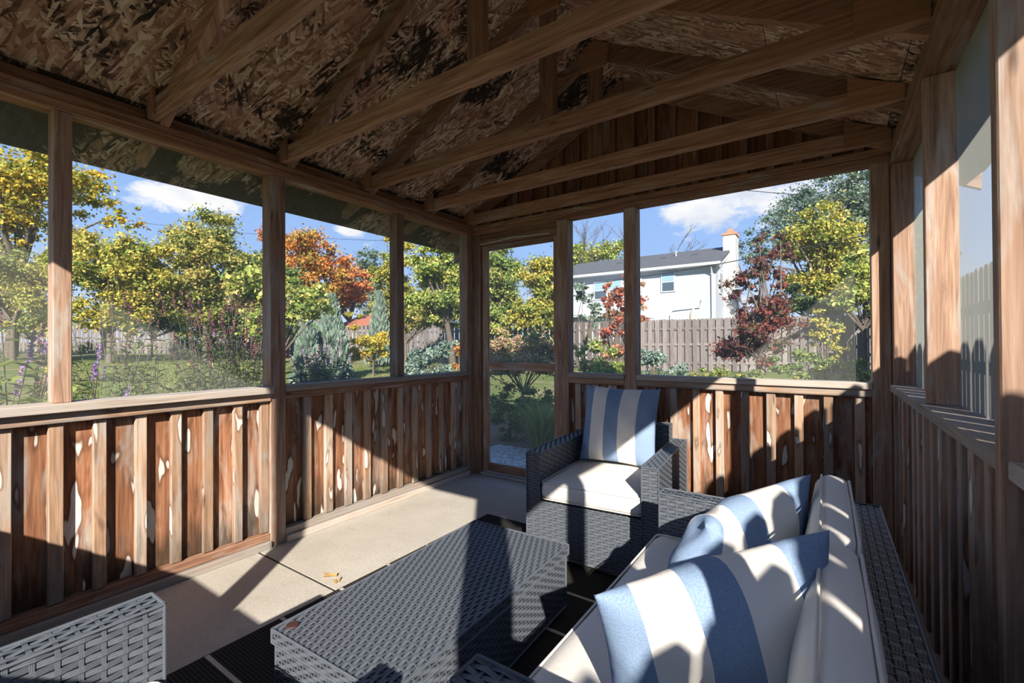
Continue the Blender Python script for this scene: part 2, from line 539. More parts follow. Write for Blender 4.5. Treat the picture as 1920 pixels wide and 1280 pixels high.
def prism(name, poly, axis, a0, a1, mat, parent=None):
    """extrude a 2D polygon along an axis; poly gives the two other coordinates in order"""
    n = len(poly)
    oth = [i for i in range(3) if i != axis]
    cx = sum(p[0] for p in poly) / n; cy = sum(p[1] for p in poly) / n; ca = (a0 + a1) / 2
    V = []
    for a in (a0, a1):
        for p in poly:
            v = [0, 0, 0]; v[axis] = a - ca; v[oth[0]] = p[0] - cx; v[oth[1]] = p[1] - cy
            V.append(tuple(v))
    F = [list(range(n))[::-1], list(range(n, 2 * n))] + [[i, (i + 1) % n, n + (i + 1) % n, n + i] for i in range(n)]
    # orientation
    nrm = (Vector(V[F[1][1]]) - Vector(V[F[1][0]])).cross(Vector(V[F[1][2]]) - Vector(V[F[1][0]]))
    if nrm[axis] < 0: F = [f[::-1] for f in F]
    ext = [max(p[0] for p in poly) - min(p[0] for p in poly), max(p[1] for p in poly) - min(p[1] for p in poly)]
    lg = 0 if ext[0] >= ext[1] else 1
    ou, ov = random.uniform(0, 20), random.uniform(0, 20)
    uvs = []
    for f in F:
        for i in f:
            q = V[i]; uvs.append((q[oth[lg]] + ou, q[oth[1 - lg]] + q[axis] * 0.9 + ov))
    o = bpy.data.objects.new(name, make_mesh(name, V, F, mat, uvs=uvs))
    cc = [0, 0, 0]; cc[axis] = ca; cc[oth[0]] = cx; cc[oth[1]] = cy
    return link(o, parent, Matrix.Translation(cc))


def tube_arrays(pts, rads, sides=6):
    V, Q = [], []
    pts = [Vector(p) for p in pts]
    for i, p in enumerate(pts):
        d = (pts[min(i + 1, len(pts) - 1)] - pts[max(i - 1, 0)]).normalized()
        a = d.orthogonal().normalized() if abs(d.z) > 0.9 else d.cross(Vector((0, 0, 1))).normalized()
        b = d.cross(a)
        for k in range(sides):
            th = 2 * math.pi * k / sides
            V.append(p + (a * math.cos(th) + b * math.sin(th)) * rads[i])
    for i in range(len(pts) - 1):
        for k in range(sides):
            Q.append((i * sides + k, i * sides + (k + 1) % sides, (i + 1) * sides + (k + 1) % sides, (i + 1) * sides + k))
    return V, Q


def tubes_obj(name, chains, mat, parent=None, Mw=None, sides=6, local=None):
    V, Q = [], []
    for pts, rads in chains:
        v, q = tube_arrays(pts, rads, sides)
        off = len(V); V += v; Q += [tuple(i + off for i in f) for f in q]
    me = quads_mesh(name, np.array([tuple(v) for v in V]), np.array(Q), mat, smooth=True,
                    uv=np.array([(c % 2, c // 2) for c in range(4)] * len(Q), dtype=np.float32))
    o = bpy.data.objects.new(name, me)
    return link(o, parent, Mw)


def at(u, v, d):
    """point of the place seen at pixel (u, v) at distance d along the view"""
    return CAM + (CR * ((u - 960) / FPX) - CU * ((v - 640) / FPX) + CF) * d


def gz(x, y):
    return -0.12 + 0.026 * max(0.0, math.hypot(x, y) - 6.0)


def ground_at(u, d):
    p = at(u, 640, d)
    return Vector((p.x, p.y, gz(p.x, p.y)))


# ------------------------------------------------------------------ the porch
XL, XR = -2.594, 0.29          # inner faces of the side walls
YB, YN = 3.162, -0.36          # inner faces of the end walls
TH = 0.089                     # wall depth
ZS, ZH = 0.905, 2.112          # sill top, head
XR_ = -1.18                    # ridge
RZ, RS = 3.035, 0.525          # underside of sheathing at the ridge, slope


def roof_z(x):
    return RZ - RS * abs(x - XR_)


# floor: concrete slabs with open joints
floor = tag(empty('floor', (-1.15, 1.4, 0)), kind='structure')
for (x0, x1, y0, y1) in ((-2.72, -1.0, -0.5, 1.275), (-0.987, 0.4, -0.5, 1.275), (-2.72, -1.0, 1.288, 3.30), (-0.987, 0.4, 1.288, 3.30)):
    box('slab', (x0, y0, -0.10), (x1, y1, 0.0), 'concrete', floor, 0.0004)
box('joint_bed', (-2.71, -0.49, -0.115), (0.39, 3.29, -0.003), 'joint_dirt', floor)


def jit(a): return random.uniform(-a, a)


def batten_wall(parent, run, a0, a1, inner, sgn, ztop, zbot=0.075, pitch=0.1415, phase=None, bw=0.045, depth=0.032):
    """boards with battens. run: 0 wall runs along x, 1 along y. inner: coordinate of the board face; sgn: direction into the room"""
    def piece(name, s0, s1, t0, t1, z0, z1, mat):
        lo_t, hi_t = min(t0, t1), max(t0, t1)
        if run == 1: return box(name, (lo_t, s0, z0), (hi_t, s1, z1), mat, parent)
        return box(name, (s0, lo_t, z0), (s1, hi_t, z1), mat, parent)
    ph = a0 if phase is None else phase
    k = math.floor((a0 - ph) / pitch) - 1
    while ph + k * pitch < a1:
        b0, b1 = ph + k * pitch, ph + (k + 1) * pitch
        c0, c1 = max(b0 + bw / 2 - 0.012 - bw / 2, a0), min(b1 + bw / 2 + 0.0, a1)
        c0, c1 = max(b0 + 0.004, a0), min(b1 - 0.0, a1)
        if c1 - c0 > 0.02:
            dj = jit(0.003)
            piece('board', c0, c1, inner + dj * 1, inner - sgn * 0.02 + dj, zbot + jit(0.004), ztop, 'cedar_board')
        m0, m1 = b0 - bw / 2 + jit(0.003), b0 + bw / 2 + jit(0.003)
        if m0 > a0 - 0.01 and m1 < a1 + 0.005:
            piece('batten', max(m0, a0), m1, inner + sgn * 0.0045, inner + sgn * (depth + jit(0.003)), zbot + 0.002, ztop - 0.002 + jit(0.001), 'cedar_batten')
        k += 1


def screen(name, corners, label=None):
    c = sum((Vector(p) for p in corners), Vector()) / 4
    me = make_mesh(name, [Vector(p) - c for p in corners], [[0, 1, 2, 3]], 'screen_mesh')
    o = bpy.data.objects.new(name, me)
    link(o, None, Matrix.Translation(c))
    tag(o, label, None, None, 'structure')
    return o


# ---- left wall
wl = tag(empty('wall_left', (XL, 1.4, 0)), kind='structure')
# posts through the wall and posts standing on the sill
box('post', (XL - TH, 1.352, 0), (XL + 0.004, 1.440, ZH), 'post_wood', wl)
box('post', (XL - TH - 0.006, 3.08, 0), (XL + 0.0, 3.162, ZH), 'post_wood', wl)
box('post', (XL - TH, 0.470, ZS), (XL - 0.002, 0.528, ZH), 'post_wood', wl)
box('post', (XL - TH, 2.285, ZS), (XL - 0.002, 2.352, ZH), 'post_wood', wl)
box('post', (XL - TH, YN - TH, 0), (XL + 0.0, YN + 0.0, ZH), 'post_wood', wl)
# bay by the camera: wide sill, apron, plate
box('sill', (XL - TH - 0.01, YN, ZS - 0.036), (XL + 0.045, 1.352, ZS), 'sill_wood', wl)
box('apron', (XL - 0.034, YN, ZS - 0.082), (XL + 0.012, 1.352, ZS - 0.0375), 'cedar_batten', wl)
box('bottom_plate', (XL - TH, YN, 0), (XL + 0.022, 1.352, 0.040), 'sill_wood', wl)
box('bottom_rail', (XL - TH + 0.01, YN, 0.0415), (XL + 0.002, 1.352, 0.082), 'plate_wood', wl)
batten_wall(wl, 1, YN, 1.352, XL - 0.042, 1, ZS - 0.0825, 0.083, 0.1415, 0.481)
# far bay
box('sill', (XL - TH - 0.01, 1.440, ZS - 0.034), (XL + 0.012, 3.08, ZS), 'sill_wood', wl)
box('apron', (XL - 0.034, 1.440, ZS - 0.075), (XL + 0.002, 3.08, ZS - 0.0355), 'plate_wood', wl)
box('bottom_plate', (XL - TH, 1.440, 0), (XL + 0.026, 3.08, 0.038), 'sill_wood', wl)
box('bottom_rail', (XL - TH + 0.01, 1.440, 0.0395), (XL + 0.004, 3.08, 0.078), 'sill_wood', wl)
batten_wall(wl, 1, 1.440, 3.08, XL - 0.042, 1, ZS - 0.0755, 0.079, 0.148, 1.585, bw=0.05, depth=0.028)
# double top plate and blocking
box('top_plate', (XL - TH, YN - TH, ZH), (XL + 0.008, YB + TH, ZH + 0.040), 'plate_wood', wl)
box('top_plate', (XL - TH, YN - TH, ZH + 0.0415), (XL - 0.002, YB + TH, ZH + 0.080), 'plate_wood', wl)

for i, (y0, y1) in enumerate(((YN, 0.470), (0.528, 1.352), (1.440, 2.285), (2.352, 3.08))):
    xs = XL - TH + 0.004
    screen('window_%d' % (i + 1), [(xs, y0, ZS), (xs, y1, ZS), (xs, y1, ZH), (xs, y0, ZH)],
           ['screen panel of the left wall nearest the camera', 'screen panel of the left wall second from the near end',
            'screen panel of the left wall beyond the full-height post', 'screen panel of the left wall next to the door corner'][i])

# ---- back wall with the screen door
wb = tag(empty('wall_back', (-1.15, YB, 0)), kind='structure')
ZSB = 0.918
box('post', (XL - TH, YB + 0.001, 0), (-2.515, YB + TH, ZH), 'post_wood', wb)
box('post', (-1.742, YB - 0.006, 0), (-1.645, YB + TH, ZH), 'post_wood', wb)
box('post', (-1.194, YB - 0.008, 0), (-1.105, YB + TH, ZH), 'post_wood', wb)
box('post', (0.205, YB - 0.006, 0), (XR - 0.002, YB + TH, ZH), 'post_wood', wb)
box('door_header', (-2.515, YB + 0.002, 2.015), (-1.742, YB + TH, 2.065), 'plate_wood', wb)
box('door_header', (-2.515, YB + 0.006, 2.0665), (-1.742, YB + TH, ZH), 'plate_wood', wb)
box('threshold', (-2.515, YB - 0.01, 0), (-1.742, YB + TH, 0.022), 'grey_pipe', wb)
for (x0, x1) in ((-1.645, -1.194), (-1.105, 0.205)):
    box('sill', (x0, YB - 0.022, ZSB - 0.036), (x1, YB + TH, ZSB), 'sill_wood', wb)
    box('apron', (x0, YB - 0.006, ZSB - 0.080), (x1, YB + 0.03, ZSB - 0.0375), 'cedar_batten', wb)
    box('bottom_plate', (x0, YB - 0.01, 0), (x1, YB + TH, 0.040), 'sill_wood', wb)
batten_wall(wb, 0, -1.645, -1.194, YB + 0.040, -1, ZSB - 0.0805, 0.041, 0.144, -1.571)
batten_wall(wb, 0, -1.105, 0.205, YB + 0.040, -1, ZSB - 0.0805, 0.041, 0.144, -0.712)
box('top_plate', (XL + 0.008, YB + 0.004, ZH), (XR, YB + TH, ZH + 0.040), 'plate_wood', wb)
box('top_plate', (XL + 0.0, YB - 0.002, ZH + 0.0415), (XR, YB + TH, ZH + 0.080), 'plate_wood', wb)


def gable(parent, y0, y1, pitch, sgn):
    """vertical boards and battens filling the gable above the top plate"""
    zb = ZH + 0.082
    x = XL + 0.02
    while x < XR:
        x1 = min(x + pitch - 0.004, XR)
        pts = [(x, zb), (x1, zb), (x1, max(roof_z(x1) - 0.003, zb + 0.01))]
        if x < XR_ < x1: pts.append((XR_, roof_z(XR_) - 0.003))
        pts.append((x, max(roof_z(x) - 0.003, zb + 0.01)))
        dj = jit(0.002)
        prism('board', pts, 1, y0 + dj, y1 + dj, 'gable_board', parent)
        bx = x1 + 0.002
        if bx + 0.05 < XR:
            h = min(roof_z(bx - 0.022), roof_z(bx + 0.022)) - 0.004
            if h > zb + 0.03:
                yy = (y0 - 0.026, y0 - 0.0045) if sgn < 0 else (y1 + 0.0045, y1 + 0.026)
                box('batten', (bx - 0.022, yy[0], zb + 0.001), (bx + 0.022, yy[1], h), 'plate_wood', parent)
        x += pitch


gable(wb, YB + 0.034, YB + 0.054, 0.144, -1)

# screen door
dr = tag(empty('door_1', (-2.13, YB + 0.03, 0)), 'narrow wooden screen door in the far left corner', None, None, 'structure')
dx0, dx1, dy0, dy1, dz0, dz1 = -2.508, -1.748, YB + 0.020, YB + 0.048, 0.03, 2.008
box('stile', (dx0, dy0, dz0), (dx0 + 0.062, dy1, dz1), 'post_wood', dr)
box('stile', (dx1 - 0.040, dy0, dz0), (dx1, dy1, dz1), 'post_wood', dr)
for (z0, z1) in ((dz0, 0.105), (0.918, 0.985), (1.962, dz1)):
    box('rail', (dx0 + 0.063, dy0, z0), (dx1 - 0.041, dy1, z1), 'post_wood', dr)
for (z0, z1) in ((0.105, 0.918), (0.985, 1.962)):
    c = Vector(((dx0 + 0.063 + dx1 - 0.041) / 2, dy0 + 0.018, (z0 + z1) / 2))
    hw, hh = (dx1 - 0.041 - dx0 - 0.063) / 2, (z1 - z0) / 2
    o = bpy.data.objects.new('door_screen', make_mesh('door_screen', [(-hw, 0, -hh), (hw, 0, -hh), (hw, 0, hh), (-hw, 0, hh)], [[0, 1, 2, 3]], 'screen_mesh'))
    link(o, dr, Matrix.Translation(c))
tubes_obj('closer_arm', [([(-2.50, YB - 0.012, 2.018), (-2.15, YB - 0.02, 2.035), (-1.80, YB - 0.012, 2.022)], [0.006, 0.009, 0.006])], 'aluminium', dr)

screen('window_5', [(-1.645, YB + TH - 0.004, ZSB), (-1.194, YB + TH - 0.004, ZSB), (-1.194, YB + TH - 0.004, ZH), (-1.645, YB + TH - 0.004, ZH)], 'narrow screen panel of the back wall beside the door')
screen('window_6', [(-1.105, YB + TH - 0.004, ZSB), (0.205, YB + TH - 0.004, ZSB), (0.205, YB + TH - 0.004, ZH), (-1.105, YB + TH - 0.004, ZH)], 'wide screen panel of the back wall facing the white house')

# ---- right wall
wr_ = tag(empty('wall_right', (XR, 1.4, 0)), kind='structure')
box('post', (XR, 3.085, 0), (XR + TH, YB + TH, ZH - 0.04), 'post_wood', wr_)
box('post', (XR, 2.149, ZSB), (XR + TH, 2.187, ZH - 0.04), 'post_wood', wr_)
box('post', (XR - 0.026, 1.205, 0), (XR + TH, 1.245, ZH - 0.04), 'post_wood', wr_)
box('post', (XR, 0.262, ZSB), (XR + TH, 0.300, ZH - 0.04), 'post_wood', wr_)
for (y0, y1) in ((1.245, 3.085), (YN, 1.205)):
    box('sill', (XR - 0.018, y0, ZSB - 0.036), (XR + TH + 0.01, y1, ZSB), 'sill_wood', wr_)
    box('bottom_plate', (XR - 0.02, y0, 0), (XR + TH, y1, 0.045), 'sill_wood', wr_)
    batten_wall(wr_, 1, y0, y1, XR + 0.045, -1, ZSB - 0.037, 0.046, 0.1415, y0 + 0.10)
box('top_plate', (XR - 0.008, YN - TH, ZH - 0.04), (XR + TH, YB + TH, ZH), 'plate_wood', wr_)
box('top_plate', (XR + 0.002, YN - TH, ZH + 0.0015), (XR + TH, YB + TH, ZH + 0.080), 'plate_wood', wr_)
for i, (y0, y1) in enumerate(((YN, 0.262), (0.300, 1.205), (1.245, 2.149), (2.187, 3.085))):
    xs = XR + TH - 0.004
    screen('window_%d' % (7 + i), [(xs, y0, ZSB), (xs, y1, ZSB), (xs, y1, ZH - 0.04), (xs, y0, ZH - 0.04)],
           ['screen panel of the right wall behind the camera', 'screen panel of the right wall beside the camera',
            'screen panel of the right wall between the two nearest posts', 'screen panel of the right wall in the far corner'][i])

# ---- near wall, behind the camera; the sun shines in through its two openings
wn = tag(empty('wall_near', (-1.15, YN, 0)), kind='structure')
box('post', (0.215, YN - TH, 0), (XR + TH, YN, ZH), 'post_wood', wn)
box('post', (-1.20, YN - TH, 0), (-1.11, YN, ZH), 'post_wood', wn)
for (x0, x1) in ((XL, -1.20), (-1.11, 0.215)):
    box('sill', (x0, YN - TH - 0.01, ZS - 0.036), (x1, YN + 0.012, ZS), 'sill_wood', wn)
    box('bottom_plate', (x0, YN - TH, 0), (x1, YN + 0.01, 0.040), 'sill_wood', wn)
    batten_wall(wn, 0, x0, x1, YN - 0.04, 1, ZS - 0.037, 0.041, 0.144, x0 + 0.07)
box('top_plate', (XL + 0.008, YN - TH, ZH), (XR - 0.008, YN, ZH + 0.040), 'plate_wood', wn)
box('top_plate', (XL, YN - TH, ZH + 0.0415), (XR + 0.002, YN, ZH + 0.080), 'plate_wood', wn)
gable(wn, YN - 0.055, YN - 0.035, 0.288, 1)
for i, (x0, x1) in enumerate(((XL, -1.20), (-1.11, 0.215))):
    ys = YN - TH + 0.004
    screen('window_%d' % (11 + i), [(x0, ys, ZS), (x1, ys, ZS), (x1, ys, ZH), (x0, ys, ZH)],
           ['left screen panel of the near wall', 'right screen panel of the near wall'][i])

# ---- roof
ce = tag(empty('ceiling', (XR_, 1.4, 2.2)), kind='structure')
EAVE = 1.87                        # horizontal run from ridge to eave edge
Y0R, Y1R = -0.62, 3.46
sl = math.hypot(1, RS)


def roof_panel(side, t0, t1, y0, y1, mat):
    """OSB sheet; t is horizontal distance from the ridge"""
    th = 0.012 * sl
    P = []
    for dz in (0, th):
        for (t_, y_) in ((t0, y0), (t1, y0), (t1, y1), (t0, y1)):
            P.append(Vector((XR_ + side * t_, y_, RZ - RS * t_ + dz)))
    c = sum(P, Vector()) / 8
    F = [[0, 1, 2, 3], [7, 6, 5, 4], [0, 4, 5, 1], [1, 5, 6, 2], [2, 6, 7, 3], [3, 7, 4, 0]]
    n = (P[1] - P[0]).cross(P[2] - P[0])
    if n.z > 0: F = [f[::-1] for f in F]
    uvs = []
    for f in F:
        for i in f: uvs.append((P[i].y + side * 3.3, (P[i].x - XR_) * sl))
    o = bpy.data.objects.new('osb_panel', make_mesh('osb_panel', [p - c for p in P], F, mat, uvs=uvs))
    link(o, ce, Matrix.Translation(c))


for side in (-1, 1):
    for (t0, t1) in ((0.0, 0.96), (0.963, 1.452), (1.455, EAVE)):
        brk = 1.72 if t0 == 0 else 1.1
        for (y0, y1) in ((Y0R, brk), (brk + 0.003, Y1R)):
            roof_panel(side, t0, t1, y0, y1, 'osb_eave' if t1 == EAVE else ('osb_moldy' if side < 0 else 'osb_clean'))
    # shingles lying on the sheathing
    P = [(XR_ + side * t_, RZ - RS * t_ + dz) for t_, dz in ((0, 0.0145), (EAVE + 0.02, 0.0145), (EAVE + 0.02, 0.03), (0, 0.03))]
    prism('roof_shingles', P, 1, Y0R - 0.02, Y1R + 0.02, 'roof_shingle', ce)

TIE_Y = [0.793, 1.417, 2.002, 2.597, 3.092]
ZT = 2.198
for ti, y in enumerate([0.17] + TIE_Y + [YN - 0.02]):
    ya, yb = y, y + 0.038
    box('tie_beam', (XL - 0.075, ya, ZT), (XR + 0.075, yb, ZT + 0.089), 'truss_wood', ce)
    rd = 0.100                                     # vertical depth of a rafter
    for side in (-1, 1):
        zt_ = lambda t_: RZ - RS * t_ - 0.002
        t1_ = EAVE - 0.14
        # the rafter stands behind the tie and runs out as an eave tail
        P = [(XR_ + side * t_, z_) for t_, z_ in ((0.002, zt_(0.002)), (t1_, zt_(t1_)), (t1_, zt_(t1_) - 0.06), (1.505, zt_(1.505) - rd), (0.002, zt_(0.002) - rd))]
        prism('rafter', P, 1, yb + 0.001, yb + 0.039, 'truss_wood', ce)
        # plywood plate at the heel
        xe = XL + 0.0 if side < 0 else XR - 0.0
        xi = xe - side * (0.07 if side < 0 else 0.20)
        P = [(xe, ZT + 0.001), (xi, ZT + 0.001), (xi, min(ZT + 0.15, roof_z(xi) - 0.004)), (xe, roof_z(xe) - 0.004)]
        prism('gusset', P, 1, ya - 0.012, ya - 0.001, 'plywood', ce)
    if ti in (0, 1, 2, 3, 4):
        box('king_post', (XR_ - 0.045, ya + 0.039, ZT + 0.02), (XR_ + 0.045, ya + 0.0389 + 0.0, RZ - 0.03) if False else (XR_ + 0.045, ya + 0.039 + 0.036, RZ - 0.16), 'truss_wood', ce)
        P = [(XR_ - 0.11, RZ - 0.065), (XR_ - 0.08, RZ - 0.185), (XR_ + 0.08, RZ - 0.185), (XR_ + 0.11, RZ - 0.065), (XR_, RZ - 0.006)]
        prism('gusset', P, 1, ya + 0.020, ya + 0.038, 'plywood', ce)
# blocking between the rafters along both eaves
ys_ = [YN - 0.02] + [0.17] + TIE_Y
for a, b in zip(ys_[:-1], ys_[1:]):
    box('blocking', (XL - 0.075, a + 0.079, ZH + 0.081), (XL - 0.037, b - 0.001, roof_z(XL - 0.075) - 0.003), 'plate_wood', ce)
    box('blocking', (XR + 0.037, a + 0.079, ZH + 0.081), (XR + 0.075, b - 0.001, roof_z(XR + 0.075) - 0.003), 'plate_wood', ce)
# gable overhang: lookouts and barge boards
for side in (-1, 1):
    P = [(XR_ + side * t_, RZ - RS * t_ - dz) for t_, dz in ((0.0, 0.003), (EAVE, 0.003), (EAVE, 0.10), (0.0, 0.10))]
    prism('barge_board', P, 1, Y1R - 0.045, Y1R - 0.007, 'truss_wood', ce)
    for t_ in (1.35, 1.62, 1.80):
        bar('lookout', (XR_ + side * t_, YB + TH, RZ - RS * t_ - 0.03), (XR_ + side * t_, Y1R - 0.046, RZ - RS * t_ - 0.03), 0.038, 0.05, 'truss_wood', ce)

# ------------------------------------------------------------------ woven furniture
class Weave:
    def __init__(s):
        s.V, s.Q, s.F, s.UV = [], [], [], []

    def quad(s, p, fm, uv):
        b = len(s.V); s.V += p; s.Q.append((b, b + 1, b + 2, b + 3)); s.F.append(fm); s.UV += uv

    def core(s, lo, hi):
        (x0, y0, z0), (x1, y1, z1) = lo, hi
        c = [(x0, y0, z0), (x1, y0, z0), (x1, y1, z0), (x0, y1, z0), (x0, y0, z1), (x1, y0, z1), (x1, y1, z1), (x0, y1, z1)]
        for f in ((3, 2, 1, 0), (4, 5, 6, 7), (0, 1, 5, 4), (1, 2, 6, 5), (2, 3, 7, 6), (3, 0, 4, 7)):
            s.quad([c[i] for i in f], 1, [(0, 0)] * 4)

    def face(s, o, u, v, W, H, row, colw, hgt=0.0045):
        """woven strands on the rectangle o + a*u + b*v; the outside is u x v"""
        o, u, v = Vector(o), Vector(u), Vector(v)
        n = u.cross(v)
        nr = max(2, round(H / row)); nc = max(2, round(W / colw))
        row, colw = H / nr, W / nc
        for i in range(nr):
            b0, b1 = i * row + row * 0.07, (i + 1) * row - row * 0.07
            prev = None
            for j in range(nc + 1):
                over = (i + j) % 2 == 0
                z = hgt if over else 0.0004
                sh = 0.13
                for a, zz_ in (((j - sh) * colw, z), ((j + sh) * colw, z)):
                    a = min(max(a, 0), W)
                    cur = (a, zz_)
                    if prev is not None and cur[0] - prev[0] > 1e-6:
                        p = [o + u * prev[0] + v * b0 + n * prev[1], o + u * cur[0] + v * b0 + n * cur[1],
                             o + u * cur[0] + v * b1 + n * cur[1], o + u * prev[0] + v * b1 + n * prev[1]]
                        s.quad([tuple(q) for q in p], 0, [(prev[0] * 30 + i * 3.1, 0), (cur[0] * 30 + i * 3.1, 0), (cur[0] * 30 + i * 3.1, 1), (prev[0] * 30 + i * 3.1, 1)])
                    prev = cur
        hw = colw * 0.12
        for j in range(nc + 1):
            a0, a1 = max(j * colw - hw, 0), min(j * colw + hw, W)
            z = hgt * 0.45
            p = [o + u * a0 + n * z, o + u * a1 + n * z, o + u * a1 + v * H + n * z, o + u * a0 + v * H + n * z]
            s.quad([tuple(q) for q in p], 0, [(j * 1.7, 0), (j * 1.7, 1), (j * 1.7 + 9, 1), (j * 1.7 + 9, 0)])

    def edge(s, a, b, r=0.0035):
        a, b = Vector(a), Vector(b)
        V, Q = tube_arrays([a, b], [r, r], 6)
        for q in Q:
            s.quad([tuple(V[i]) for i in q], 0, [(0, 0), (0, 1), (4, 1), (4, 0)])

    def block(s, lo, hi, faces, row, colw, top=None):
        (x0, y0, z0), (x1, y1, z1) = lo, hi
        e = 0.004
        s.core((x0 + e, y0 + e, z0 + e), (x1 - e, y1 - e, z1 - e))
        dx, dy, dz = x1 - x0, y1 - y0, z1 - z0
        for f in faces:
            if f == 'x': s.face((x0 + e, y1, z0), (0, -1, 0), (0, 0, 1), dy, dz, row, colw)
            if f == 'X': s.face((x1 - e, y0, z0), (0, 1, 0), (0, 0, 1), dy, dz, row, colw)
            if f == 'y': s.face((x0, y0 + e, z0), (1, 0, 0), (0, 0, 1), dx, dz, row, colw)
            if f == 'Y': s.face((x1, y1 - e, z0), (-1, 0, 0), (0, 0, 1), dx, dz, row, colw)
            if f == 'Z':
                row, colw = top or (row, colw)
                if dx >= dy: s.face((x0, y0, z1 - e), (1, 0, 0), (0, 1, 0), dx, dy, row, colw)
                else: s.face((x1, y0, z1 - e), (0, 1, 0), (-1, 0, 0), dy, dx, row, colw)
        c = lambda a, b, d: ((x0, x1)[a], (y0, y1)[b], (z0, z1)[d])
        i_ = 0.002
        for a in (0, 1):
            for b in (0, 1):
                s.edge(c(a, b, 0), c(a, b, 1)); s.edge(c(a, 0, b), c(a, 1, b)); s.edge(c(0, a, b), c(1, a, b))

    def build(s, name, parent, Ml=None):
        me = quads_mesh(name, np.array(s.V), np.array(s.Q), ['wicker', 'wicker_core'], s.F, np.array(s.UV))
        o = bpy.data.objects.new(name, me)
        return link(o, parent, WM[parent.name] @ (Ml or Matrix.Identity(4)))


def wpart(name, parent, lo, hi, faces, row=0.0145, colw=0.034, top=None):
    wv_ = Weave(); wv_.block(lo, hi, faces, row, colw, top)
    return wv_.build(name, parent)


def armchair(name, loc, rz, label):
    """local frame: front faces -y, origin at the middle of the front edge on the floor"""
    r = tag(empty(name, loc, rz), label, 'armchair', 'pair of wicker armchairs')
    W, D, A, T = 0.345, 0.745, 0.56, 0.078
    wpart('arm', r, (-W, 0, 0.03), (-W + T, D, A), 'xXyYZ')
    wpart('arm', r, (W - T, 0, 0.03), (W, D, A), 'xXyYZ')
    wpart('base', r, (-W + T + 0.001, 0.012, 0.03), (W - T - 0.001, D - 0.13, 0.305), 'yZ')
    wpart('backrest', r, (-W + T + 0.001, D - 0.125, 0.03), (W - T - 0.001, D - 0.02, 0.655), 'xXyYZ')
    for x in (-W + 0.02, W - 0.055):
        for y in (0.02, D - 0.055):
            lbox('leg', (x, y, 0.0), (x + 0.035, y + 0.035, 0.0295), 'dark_metal', r)
    return r


RUGZ = 0.009
ch1 = armchair('wicker_armchair', (-0.984, 2.085, 0.0), 0.075, 'dark grey wicker armchair by the screen door, striped pillow on it')
ch2 = armchair('wicker_armchair', (-0.935, 0.395, RUGZ), math.pi, 'dark grey wicker armchair cut off at the lower left corner')

# coffee table
TROT = 0.03
tb = tag(empty('coffee_table', (-1.145, 1.23, RUGZ), TROT), 'low dark grey woven wicker coffee table with a lidded top', 'coffee table')
TW, TL_, TZ = 0.25, 0.5, 0.285 - RUGZ
wpart('body', tb, (-TW + 0.008, -TL_ + 0.008, 0.02), (TW - 0.008, TL_ - 0.008, TZ - 0.041), 'xXyY', 0.0135, 0.027)
lid = wpart('lid', tb, (-TW, -TL_, TZ - 0.04), (TW, TL_, TZ), 'xXyYZ', 0.0135, 0.03)
for x in (-TW + 0.03, TW - 0.065):
    for y in (-TL_ + 0.03, TL_ - 0.065):
        lbox('foot', (x, y, 0.0), (x + 0.035, y + 0.035, 0.0195), 'dark_metal', tb)
# brown disc set in the corner of the lid
bm = bmesh.new()
bmesh.ops.create_cone(bm, cap_ends=True, segments=20, radius1=0.019, radius2=0.017, depth=0.005)
me = bpy.data.meshes.new('corner_disc'); bm.to_mesh(me); bm.free(); me.materials.append(M['brown_disc'])
o = bpy.data.objects.new('corner_disc', me)
link(o, tb, WM[tb.name] @ Matrix.Translation((-TW + 0.035, -TL_ + 0.045, TZ + 0.0005)))
tag(o, 'round brown disc set in the lid corner')

# sofa along the right wall: front faces -x
sf = tag(empty('wicker_sofa', (-0.55, 1.25, 0.0)), 'dark grey wicker two-seat sofa along the right wall', 'sofa')
SD, SH = 0.69, 0.645              # depth and half length
wpart('arm', sf, (0, -SH, 0.03), (SD - 0.09, -SH + 0.075, 0.545), 'xyYZ')
wpart('arm', sf, (0, SH - 0.075, 0.03), (SD - 0.09, SH, 0.545), 'xyYZ')
wpart('base', sf, (0.012, -SH + 0.076, 0.03), (SD - 0.09, SH - 0.076, 0.285), 'xZ')
wpart('backrest', sf, (SD - 0.089, -SH, 0.03), (SD, SH, 0.605), 'xXyYZ', 0.0165, 0.036, (0.0175, 0.022))
for x in (0.02, SD - 0.055):
    for y in (-SH + 0.02, SH - 0.055):
        lbox('leg', (x, y, 0.0), (x + 0.035, y + 0.035, 0.0295), 'dark_metal', sf)


